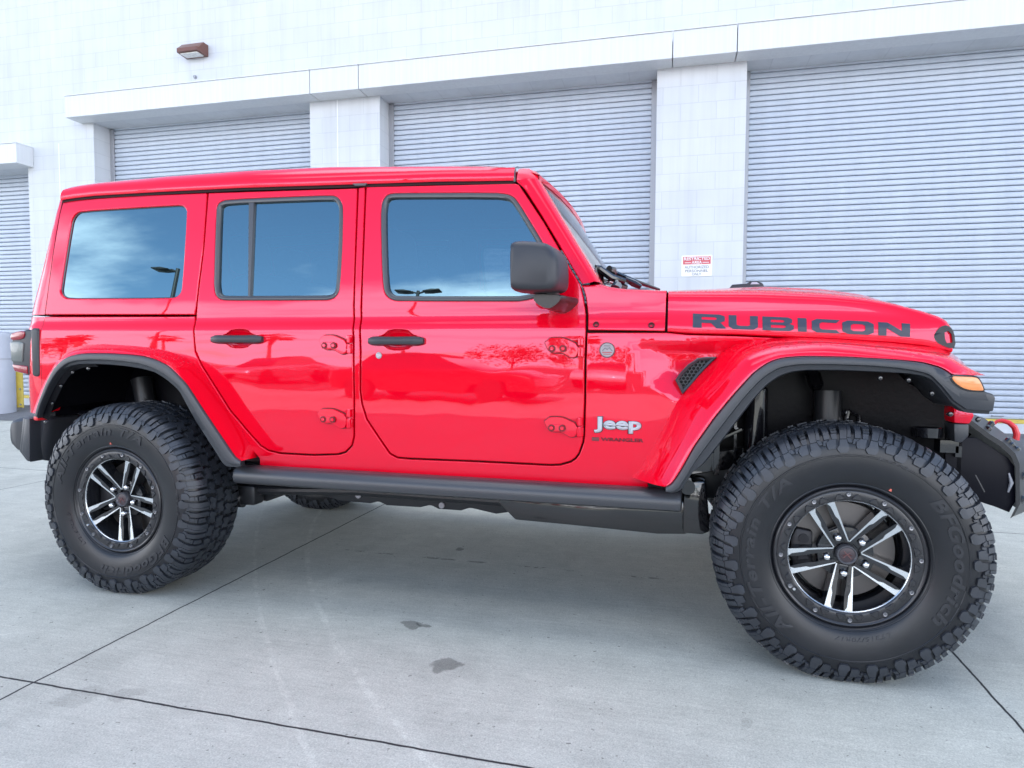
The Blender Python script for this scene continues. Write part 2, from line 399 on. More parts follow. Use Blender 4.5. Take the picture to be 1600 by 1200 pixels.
# ================================================================ SETTING
WY, WX = 0.02464, 4.75       # the facade is turned 1.4 degrees from the vehicle and stands 4.75 m beyond its axle line
def concrete(name, base, joints_x=(), joints_y=(), spots=(), arcs=(), drips=(), lo=.84, hi=1.1):
    m = mat(name, base, 0.82); t = m.node_tree; b = t.nodes['Principled BSDF']
    A = lambda ty, **k: (lambda n: ([setattr(n, a, v) for a, v in k.items()], n)[1])(t.nodes.new(ty))
    K = t.links.new
    tx = A('ShaderNodeTexCoord')
    def noise(s, d=6, ro=.55, vec=None):
        n = A('ShaderNodeTexNoise'); n.inputs['Scale'].default_value = s; n.inputs['Detail'].default_value = d; n.inputs['Roughness'].default_value = ro
        K(vec or tx.outputs['Object'], n.inputs['Vector']); return n
    def rng(src, a, b_, c, d, st='SMOOTHSTEP'):
        r = A('ShaderNodeMapRange', interpolation_type=st)
        for k, v in zip(('From Min', 'From Max', 'To Min', 'To Max'), (a, b_, c, d)): r.inputs[k].default_value = v
        K(src, r.inputs['Value']); return r.outputs[0]
    def mth(op, a, b_=None):
        n = A('ShaderNodeMath', operation=op)
        for i, q in enumerate((a, b_)):
            if q is None: continue
            if isinstance(q, (int, float)): n.inputs[i].default_value = q
            else: K(q, n.inputs[i])
        return n.outputs[0]
    f1 = rng(noise(.55, 6, .6).outputs['Fac'], .3, .72, lo, hi, 'LINEAR')
    f2 = rng(noise(7, 8, .7).outputs['Fac'], .25, .75, .86, 1.1, 'LINEAR')
    f3 = mth('MULTIPLY', rng(noise(190, 3, .75).outputs['Fac'], .25, .75, .66, 1.33, 'LINEAR'), rng(noise(75, 4, .7).outputs['Fac'], .3, .7, .9, 1.1, 'LINEAR'))
    mp1 = A('ShaderNodeMapping'); mp1.inputs['Scale'].default_value = (2.5, 40, 1); mp1.inputs['Rotation'].default_value = (0, 0, .06); K(tx.outputs['Object'], mp1.inputs[0])
    f4 = rng(noise(1.5, 4, .6, mp1.outputs[0]).outputs['Fac'], .3, .7, .93, 1.06, 'LINEAR')
    v = mth('MULTIPLY', mth('MULTIPLY', f1, f2), mth('MULTIPLY', f3, f4))
    wob = noise(9, 3).outputs['Color']
    wv = A('ShaderNodeVectorMath', operation='SUBTRACT'); K(wob, wv.inputs[0]); wv.inputs[1].default_value = (.5, .5, .5)
    def warped(k):
        s = A('ShaderNodeVectorMath', operation='SCALE'); K(wv.outputs[0], s.inputs[0]); s.inputs['Scale'].default_value = k
        a = A('ShaderNodeVectorMath', operation='ADD'); K(tx.outputs['Object'], a.inputs[0]); K(s.outputs[0], a.inputs[1]); return a.outputs[0]
    w1 = warped(.012); sx = A('ShaderNodeSeparateXYZ'); K(w1, sx.inputs[0])
    jm = None
    for ax, vals in (('X', joints_x), ('Y', joints_y)):
        for jv in vals:
            d = rng(mth('ABSOLUTE', mth('SUBTRACT', sx.outputs[ax], jv)), .0026, .006, 1, 0)
            jm = d if jm is None else mth('MAXIMUM', jm, d)
    w2 = warped(.13)
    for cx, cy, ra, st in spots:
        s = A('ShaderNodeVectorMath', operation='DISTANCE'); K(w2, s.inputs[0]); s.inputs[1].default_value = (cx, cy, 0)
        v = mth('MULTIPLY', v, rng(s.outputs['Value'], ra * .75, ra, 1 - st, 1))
    for cx, cy, ra, wd, st in arcs:
        s = A('ShaderNodeVectorMath', operation='DISTANCE'); K(warped(.04), s.inputs[0]); s.inputs[1].default_value = (cx, cy, 0)
        g = rng(mth('ABSOLUTE', mth('SUBTRACT', s.outputs['Value'], ra)), wd * .3, wd, st, 0)
        g = mth('MULTIPLY', g, rng(noise(11, 6, .75).outputs['Fac'], .38, .62, 0, 1))
        v = mth('MULTIPLY', v, mth('ADD', g, 1))
    if drips:
        x0, x1, y0, wd = drips
        sy = A('ShaderNodeSeparateXYZ'); K(warped(.03), sy.inputs[0])
        g = rng(mth('ABSOLUTE', mth('SUBTRACT', sy.outputs['Y'], y0)), wd * .5, wd, 1, 0)
        g = mth('MULTIPLY', g, mth('MULTIPLY', rng(sy.outputs['X'], x0, x0 + .3, 0, 1), rng(sy.outputs['X'], x1 - .2, x1, 1, 0)))
        g = mth('MULTIPLY', g, rng(noise(13, 4, .7).outputs['Fac'], .5, .6, 0, .5))
        v = mth('MULTIPLY', v, mth('SUBTRACT', 1, g))
    v = mth('MULTIPLY', v, rng(noise(2.1, 7, .65).outputs['Fac'], .52, .66, 1, .91)); v = mth('MULTIPLY', v, rng(noise(5.3, 5, .6).outputs['Fac'], .6, .7, 1, 1.07))
    pit = rng(noise(48, 2, .5).outputs['Fac'], .69, .74, 1, .5)
    v = mth('MULTIPLY', v, pit)
    mixc = A('ShaderNodeMix', data_type='RGBA', blend_type='MULTIPLY'); mixc.inputs['Factor'].default_value = 1; mixc.inputs['A'].default_value = (*base, 1)
    K(v, mixc.inputs['B']); res = mixc.outputs['Result']
    if jm is not None:
        mj = A('ShaderNodeMix', data_type='RGBA'); K(jm, mj.inputs['Factor']); K(res, mj.inputs['A']); mj.inputs['B'].default_value = (.018, .018, .02, 1); res = mj.outputs['Result']
    K(res, b.inputs['Base Color'])
    bp = A('ShaderNodeBump'); bp.inputs['Strength'].default_value = .35; bp.inputs['Distance'].default_value = .002
    K(noise(160, 3, .7).outputs['Fac'], bp.inputs['Height']); K(bp.outputs[0], b.inputs['Normal'])
    return m
SLAB = concrete('slab_concrete', (.49, .495, .435), (-2.62, .44, -5.75, 3.5, 6.55, -8.8, -11.85), (-1.67, 1.30, -4.72, -7.8, -10.9),
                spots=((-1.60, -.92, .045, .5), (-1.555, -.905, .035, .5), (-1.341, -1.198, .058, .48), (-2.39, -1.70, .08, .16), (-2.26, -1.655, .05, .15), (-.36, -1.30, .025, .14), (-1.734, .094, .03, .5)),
                arcs=((2.686, 3.021, 6.123, .018, .2), (6.862, 6.72, 11.93, .014, .14), (-.2, -6.7, 6.02, .014, .10)), drips=(-2.5, -.5, -.10, .014))
APRON = concrete('apron_concrete', (.17, .172, .18))
ASPH = concrete('lot_asphalt', (.12, .118, .115), lo=.9, hi=1.05)
def gz(y): return 0.0 if y < 2 else min(.21, .21 * (y - 2) / 2.4)
bm = bmesh.new(); ys = (-400, -60, -20, -8, -3, -1, .5, 2, 3, 4.4, 6, 20, 400); xs_ = (-400, -40, -12, -6, -3, 0, 3, 8, 30, 400)
g = [[bm.verts.new((x, y, gz(y))) for y in ys] for x in xs_]
for a, b in zip(g, g[1:]):
    for k in range(len(ys) - 1): bm.faces.new((a[k], b[k], b[k + 1], a[k + 1]))
tag(obj('ground', bm, SLAB, flat=True), kind='structure')
bm = bmesh.new(); loft(bm, [[(x, y, gz(y) + .004) for y in (3.48, 3.9, 4.4, 5.3)] for x in (-30, -10, 0, 12)], flip=True)
tag(obj('apron', bm, APRON, flat=True), kind='structure')
bm = bmesh.new(); loft(bm, [[(x, y, .004) for y in (-120, -60, -30, -13.5)] for x in (-120, -30, 0, 30, 120)], flip=True)
tag(obj('parking_lot', bm, ASPH, flat=True), kind='structure')
PAINTW = mat('lot_line_paint', (.7, .7, .68), .7, var=(8, .75, 1.05))
bm = bmesh.new()
for k in range(12): box(bm, -22 + 2.75 * k, -21.9 + 2.75 * k, -19.5, -14.6, .006, .009)
tag(obj('bay_markings', bm, PAINTW), kind='structure')
# ---- garage building
def cmu():
    m = mat('painted_block', (.64, .665, .69), .62); t = m.node_tree; b = t.nodes['Principled BSDF']; K = t.links.new
    tx = t.nodes.new('ShaderNodeTexCoord'); mp_ = t.nodes.new('ShaderNodeMapping'); mp_.inputs['Rotation'].default_value = (rad(-90), 0, 0)
    K(tx.outputs['Object'], mp_.inputs[0])
    mp2 = t.nodes.new('ShaderNodeMapping'); mp2.inputs['Location'].default_value = (.10, .03, 0); K(mp_.outputs[0], mp2.inputs[0])
    br = t.nodes.new('ShaderNodeTexBrick'); br.inputs['Scale'].default_value = 1; br.inputs['Brick Width'].default_value = .4064; br.inputs['Row Height'].default_value = .2032
    br.inputs['Mortar Size'].default_value = .0052; br.inputs['Mortar Smooth'].default_value = .6
    br.inputs['Color1'].default_value = (.64, .665, .69, 1); br.inputs['Color2'].default_value = (.615, .64, .665, 1); br.inputs['Mortar'].default_value = (.545, .57, .60, 1)
    K(mp2.outputs[0], br.inputs['Vector'])
    n = t.nodes.new('ShaderNodeTexNoise'); n.inputs['Scale'].default_value = 1.4; n.inputs['Detail'].default_value = 6; K(tx.outputs['Object'], n.inputs['Vector'])
    r = t.nodes.new('ShaderNodeMapRange'); r.inputs['From Min'].default_value = .3; r.inputs['From Max'].default_value = .7; r.inputs['To Min'].default_value = .94; r.inputs['To Max'].default_value = 1.03; K(n.outputs['Fac'], r.inputs['Value'])
    h = t.nodes.new('ShaderNodeMix'); h.data_type = 'RGBA'; h.blend_type = 'MULTIPLY'; h.inputs['Factor'].default_value = 1; K(br.outputs['Color'], h.inputs['A']); K(r.outputs[0], h.inputs['B']); K(h.outputs['Result'], b.inputs['Base Color'])
    ms = t.nodes.new('ShaderNodeMapping'); ms.inputs['Scale'].default_value = (7, 7, .3); K(tx.outputs['Object'], ms.inputs[0])
    n3 = t.nodes.new('ShaderNodeTexNoise'); n3.inputs['Scale'].default_value = 1; n3.inputs['Detail'].default_value = 6; n3.inputs['Roughness'].default_value = .65; K(ms.outputs[0], n3.inputs['Vector'])
    r3 = t.nodes.new('ShaderNodeMapRange'); r3.inputs['From Min'].default_value = .45; r3.inputs['From Max'].default_value = .72; r3.inputs['To Min'].default_value = 1; r3.inputs['To Max'].default_value = .91; K(n3.outputs['Fac'], r3.inputs['Value'])
    h3 = t.nodes.new('ShaderNodeMix'); h3.data_type = 'RGBA'; h3.blend_type = 'MULTIPLY'; h3.inputs['Factor'].default_value = 1; K(h.outputs['Result'], h3.inputs['A']); K(r3.outputs[0], h3.inputs['B']); K(h3.outputs['Result'], b.inputs['Base Color'])
    n2 = t.nodes.new('ShaderNodeTexNoise'); n2.inputs['Scale'].default_value = 60; n2.inputs['Detail'].default_value = 4; K(tx.outputs['Object'], n2.inputs['Vector'])
    s = t.nodes.new('ShaderNodeMath'); s.operation = 'MULTIPLY_ADD'; s.inputs[1].default_value = -1.0; K(br.outputs['Fac'], s.inputs[0])
    q = t.nodes.new('ShaderNodeMath'); q.operation = 'MULTIPLY'; q.inputs[1].default_value = .35; K(n2.outputs['Fac'], q.inputs[0]); K(q.outputs[0], s.inputs[2])
    bp = t.nodes.new('ShaderNodeBump'); bp.inputs['Strength'].default_value = .35; bp.inputs['Distance'].default_value = .004; K(s.outputs[0], bp.inputs['Height']); K(bp.outputs[0], b.inputs['Normal'])
    return m
def streaked(name, col, rough, sc=(18, 18, .5), lo=.93, hi=1.04):
    m = mat(name, col, rough); t = m.node_tree; b = t.nodes['Principled BSDF']; K = t.links.new
    tx = t.nodes.new('ShaderNodeTexCoord'); mp_ = t.nodes.new('ShaderNodeMapping'); mp_.inputs['Scale'].default_value = sc; K(tx.outputs['Object'], mp_.inputs[0])
    n = t.nodes.new('ShaderNodeTexNoise'); n.inputs['Scale'].default_value = 1.6; n.inputs['Detail'].default_value = 6; n.inputs['Roughness'].default_value = .65; K(mp_.outputs[0], n.inputs['Vector'])
    r = t.nodes.new('ShaderNodeMapRange'); r.inputs['From Min'].default_value = .3; r.inputs['From Max'].default_value = .7; r.inputs['To Min'].default_value = lo; r.inputs['To Max'].default_value = hi; K(n.outputs['Fac'], r.inputs['Value'])
    h = t.nodes.new('ShaderNodeMix'); h.data_type = 'RGBA'; h.blend_type = 'MULTIPLY'; h.inputs['Factor'].default_value = 1; h.inputs['A'].default_value = (*col, 1); K(r.outputs[0], h.inputs['B']); K(h.outputs['Result'], b.inputs['Base Color'])
    return m
CMU = cmu()
CANO = streaked('canopy_white', (.68, .70, .71), .42)
SLAT = streaked('slat_grey', (.49, .545, .625), .38, (4, 4, .4), .93, 1.04)
TRACK = mat('track_steel', (.34, .35, .38), .4, .3)
YEL = mat('safety_yellow', (.72, .55, .10), .5, var=(9, .8, 1.05))
SILLM = mat('sill_white', (.66, .68, .70), .6, var=(6, .85, 1.05))
DARK = mat('dark_gap', (.012, .012, .013), .8)
HB = 7.65; BASE = .19
CW, SWN = math.cos(WY), math.sin(WY)
def on_wall(x, z=0, off=0): return (-WX * SWN * CW + x * CW - off * -SWN, WX - WX * SWN * SWN + x * SWN + off * CW, z)
bld = empty('garage_building', on_wall(0), WY)
tag(bld, 'white painted block garage with grey roll-up doors behind the red vehicle', 'building')
doors = [(-13.70, -10.14, 3.88), (-8.91, -5.36, 4.46), (-4.34, -.78, 4.46), (.23, 3.79, 4.46), (4.81, 8.37, 4.46)]
bm = bmesh.new(); REV = .32
def quad(p, mi=0):
    f = bm.faces.new([bm.verts.new(q) for q in p]); f.material_index = mi
edges_ = [-34.0] + [e for d in doors for e in d[:2]] + [26.0]
for i in range(0, len(edges_), 2):
    x0, x1 = edges_[i], edges_[i + 1]; quad(((x0, 0, BASE), (x1, 0, BASE), (x1, 0, HB), (x0, 0, HB)))
for x0, x1, zt in doors:
    quad(((x0, 0, zt), (x1, 0, zt), (x1, 0, HB), (x0, 0, HB)))
    quad(((x0, 0, BASE), (x0, 0, zt), (x0, REV, zt), (x0, REV, BASE))); quad(((x1, 0, BASE), (x1, REV, BASE), (x1, REV, zt), (x1, 0, zt)))
    quad(((x0, 0, zt), (x1, 0, zt), (x1, REV, zt), (x0, REV, zt)))
quad(((-34, 0, HB), (26, 0, HB), (26, 14, HB), (-34, 14, HB))); quad(((-34, 0, 0), (-34, 0, HB), (-34, 14, HB), (-34, 14, 0))); quad(((26, 0, 0), (26, 14, 0), (26, 14, HB), (26, 0, HB))); quad(((-34, 14, 0), (-34, 14, HB), (26, 14, HB), (26, 14, 0)))
bmesh.ops.recalc_face_normals(bm, faces=bm.faces[:])
obj('block_wall', bm, CMU, bld, flat=True)
# control joints in the masonry piers
for x in (-4.95, -9.55):
    bm = bmesh.new(); box(bm, x - .006, x + .006, -.003, .01, BASE, 4.455 if x > -6 else 4.2); obj('control_joint', bm, mat('joint_sealant', (.8, .82, .83), .5), bld)
def slat_door(x0, x1, zt):
    d = bmesh.new(); p = .0667; z = .37; prof = []
    while z < zt + .1:
        prof += [(REV + .035, z), (REV - .008, z + .001), (REV - .012, z + .005), (REV - .0135, z + .016), (REV - .014, z + .032), (REV - .0132, z + .046), (REV - .010, z + .0555), (REV + .035, z + .0575)]
        z += p
    rnd = random.Random(int(x0 * 10) + 77); secs = []; ph = [rnd.uniform(0, 6.3) for _ in range(6)]; jit = [rnd.gauss(0, .0004) for _ in range(len(prof) // 8 + 1)]
    for i in range(15):
        x = x0 + .06 + (x1 - x0 - .12) * i / 14
        secs.append([(x, y + .0007 * math.sin(x * 1.7 + ph[0] + zz * 1.1) + .0003 * math.sin(x * 4.1 + ph[1] - zz * 2.3) + jit[k // 8] * math.sin(x * 2.2 + ph[k // 8 % 6]), zz) for k, (y, zz) in enumerate(prof)])
    loft(d, secs, flip=True)
    bmesh.ops.recalc_face_normals(d, faces=d.faces[:])
    o = obj('roller_door', d, SLAT, bld, ang=50)
    b = bmesh.new(); box(b, x0 + .062, x1 - .062, REV - .03, REV + .02, .325, .368); obj('bottom_bar', b, YEL, o)
    for xa, xb in ((x0 + .001, x0 + .07), (x1 - .07, x1 - .001)):
        b = bmesh.new(); box(b, xa, xb, REV - .035, REV - .018, BASE, zt - .01); box(b, xa if xa < x0 + .01 else xb - .012, (xa + .012) if xa < x0 + .01 else xb, REV - .018, REV + .03, BASE, zt - .01)
        bevel(b, .003, 1); obj('guide_rail', b, TRACK, o)
    b = bmesh.new(); box(b, x0 + .075, x1 - .075, REV - .05, REV + .03, BASE, .322); obj('sill', b, SILLM, o)
    b = bmesh.new(); box(b, x0, x1, REV + .06, REV + .09, BASE, zt); obj('backing', b, DARK, o)
for d in doors: slat_door(*d)
for x, z in ((3.02, .405), (-10.43, .42)):
    b = bmesh.new(); tube(b, [(x - .06, REV - .016, z), (x - .05, REV - .04, z), (x + .05, REV - .04, z), (x + .06, REV - .016, z)], .007, 6); obj('lift_handle', b, TRACK, bld)
def canopy(x0, x1, z0, z1, dep=.27):
    b = bmesh.new(); box(b, x0, x1, -dep, -.002, z0, z1); bevel(b, .004, 1); o = obj('canopy', b, CANO, bld)
    b = bmesh.new(); box(b, x0 - .002 if x0 < -9 else x0, x1, -dep - .012, -.001, z1 + .001, z1 + .014); obj('canopy_flashing', b, CANO, o)
for a, b_ in ((-9.12, -5.205), (-5.195, -4.515), (-4.505, -.612), (-.602, .088), (.098, 4.5), (4.51, 9.0)): canopy(a, b_, 4.455, 4.755)
canopy(-14.0, -10.03, 3.875, 4.16)
# ---- wall light
LAMP = mat('lamp_bronze', (.16, .07, .055), .4, .2); LENSM = mat('lamp_lens', (.75, .75, .72), .3, var=(30, .7, 1.0))
wl = empty('wall_light', on_wall(-7.10, 5.285), WY); wl.scale = (.80, .90, .92)
tag(wl, 'small brown wedge wall lamp on the white blocks above the second door', 'wall light')
bm = bmesh.new(); b2 = bmesh.new()
loft(b2, [[(x, -.24 + (.03 if abs(x) > .2 else 0), -.07), (x, -.24 + (.03 if abs(x) > .2 else 0), -.02), (x, -.11, .09), (x, -.001, .09), (x, -.001, -.08)] for x in (-.22, -.2, .2, .22)], closed=True)
b2.faces.new([v for v in b2.verts][0:5]); b2.faces.new([v for v in b2.verts][-5:][::-1]); bmesh.ops.recalc_face_normals(b2, faces=b2.faces[:]); merge(bm, b2)
obj('housing', bm, LAMP, wl)
bm = bmesh.new(); b2 = bmesh.new(); box(b2, -.17, .17, -.2, -.05, -.094, -.076); bevel(b2, .006, 2); merge(bm, b2); obj('lens', bm, LENSM, wl)
# ---- conduit stub and small fitting on the wall
for x, z, r in ((-7.14, 4.95, .018), (-2.4, 4.86, .016)):
    bm = bmesh.new(); b2 = bmesh.new(); lathe(b2, [(.001, -.035), (r, -.033), (r, -.012), (r * 1.5, -.01), (r * 1.5, 0)], 14); bmesh.ops.recalc_face_normals(b2, faces=b2.faces[:]); merge(bm, b2)
    o = obj('wall_hook', bm, TRACK); o.location = on_wall(x, z, -.001); o.rotation_euler = (0, 0, WY)
    tag(o, 'tiny grey peg on the blocks under the brown wall lamp' if x < -5 else 'tiny grey peg just above the canopy over the middle door', 'peg')
# ---- warning sign
SX, SZ = -.289, 2.133; SW, SH = .352, .248
sg = empty('warning_sign', on_wall(SX, SZ), WY)
tag(sg, 'small white restricted area sign with red band fixed to the pier between two doors', 'sign')
SIGNW = mat('sign_white', (.82, .82, .82), .35); SIGNR = mat('sign_red', (.62, .10, .12), .4); SIGNT = mat('sign_letters', (.22, .24, .27), .5)
bm = bmesh.new(); prism(bm, rrect(-SW / 2, SW / 2, -SH / 2, SH / 2, .012), -.006, -.001); obj('plate', bm, SIGNW, sg)
bm = bmesh.new(); prism(bm, rrect(-SW / 2 + .018, SW / 2 - .018, .018, SH / 2 - .016, .004), -.0075, -.005); obj('red_band', bm, SIGNR, sg)
def line(s, cx, z0, h, wd, m, y, nm='lettering', bold=.02, par=None):
    t = text_bm(s, 1, bold); x0, x1, z_0, z_1 = bounds(t)
    fn = lambda x, q, d: Vector((cx - wd / 2 + (x - x0) / (x1 - x0) * wd, y - d, z0 + (q - z_0) / (z_1 - z_0) * h))
    thicken(t, fn, .001); return obj(nm, t, m, par or sg, flat=True)
line('RESTRICTED', 0, .064, .038, .296, SIGNW, -.0075, bold=.03); line('AREA', 0, .022, .035, .120, SIGNW, -.0075, bold=.03)
bm = bmesh.new(); box(bm, -.138, -.066, -.0085, -.007, .034, .041); box(bm, .066, .138, -.0085, -.007, .034, .041); islands('rule', bm, SIGNW, sg)
line('AUTHORIZED', 0, -.032, .033, .278, SIGNT, -.006, bold=.012); line('PERSONNEL', 0, -.075, .031, .262, SIGNT, -.006, bold=.012); line('ONLY', 0, -.114, .031, .105, SIGNT, -.006, bold=.012)
# ---- bollard and yellow track guard at the left door
bm = bmesh.new(); b2 = bmesh.new(); lathe(b2, [(.001, 1.37), (.09, 1.36), (.13, 1.33), (.15, 1.28), (.15, .19), (.153, .19), (.153, .0), (.001, .0)], 40); bmesh.ops.recalc_face_normals(b2, faces=b2.faces[:])
merge(bm, b2, None, Matrix(((1, 0, 0, 0), (0, 0, -1, 0), (0, 1, 0, 0), (0, 0, 0, 1))))
BOLL = mat('bollard_paint', (.44, .46, .51), .5, var=(3, .9, 1.05))
o = obj('bollard', bm, BOLL); o.location = (-10.24, 4.0, 0); tag(o, 'thick grey pipe bollard beside the yellow post at the left door', 'bollard')
bm = bmesh.new(); b2 = bmesh.new(); lathe(b2, [(.156, .962), (.157, .962), (.157, .976), (.156, .976)], 40); bmesh.ops.recalc_face_normals(b2, faces=b2.faces[:]); merge(bm, b2, None, Matrix(((1, 0, 0, 0), (0, 0, -1, 0), (0, 1, 0, 0), (0, 0, 0, 1)))); obj('band', bm, TRACK, o)
tg = empty('track_guard', on_wall(-10.325, .2, -.1), WY); tag(tg, 'scratched yellow steel post guarding the left door track', 'post')
bm = bmesh.new(); box(bm, -.07, .07, 0, .012, 0, .86); box(bm, -.07, -.058, -.09, 0, 0, .86); bevel(bm, .002, 1); obj('angle_post', bm, YEL, tg)
bm = bmesh.new(); prism(bm, [(-.16, .80), (.16, .80), (.16, .74), (.07, .60), (-.07, .60), (-.16, .74)], -.01, -.001, .003, 1); obj('head_plate', bm, YEL, tg)
for z in (.06, .3, .6):
    bm = bmesh.new(); b2 = bmesh.new(); lathe(b2, [(.001, -.018), (.012, -.016), (.014, -.001)], 8); bmesh.ops.recalc_face_normals(b2, faces=b2.faces[:]); merge(bm, b2, None, Matrix.Translation((.02, 0, z))); obj('bolt', bm, TRACK, tg)
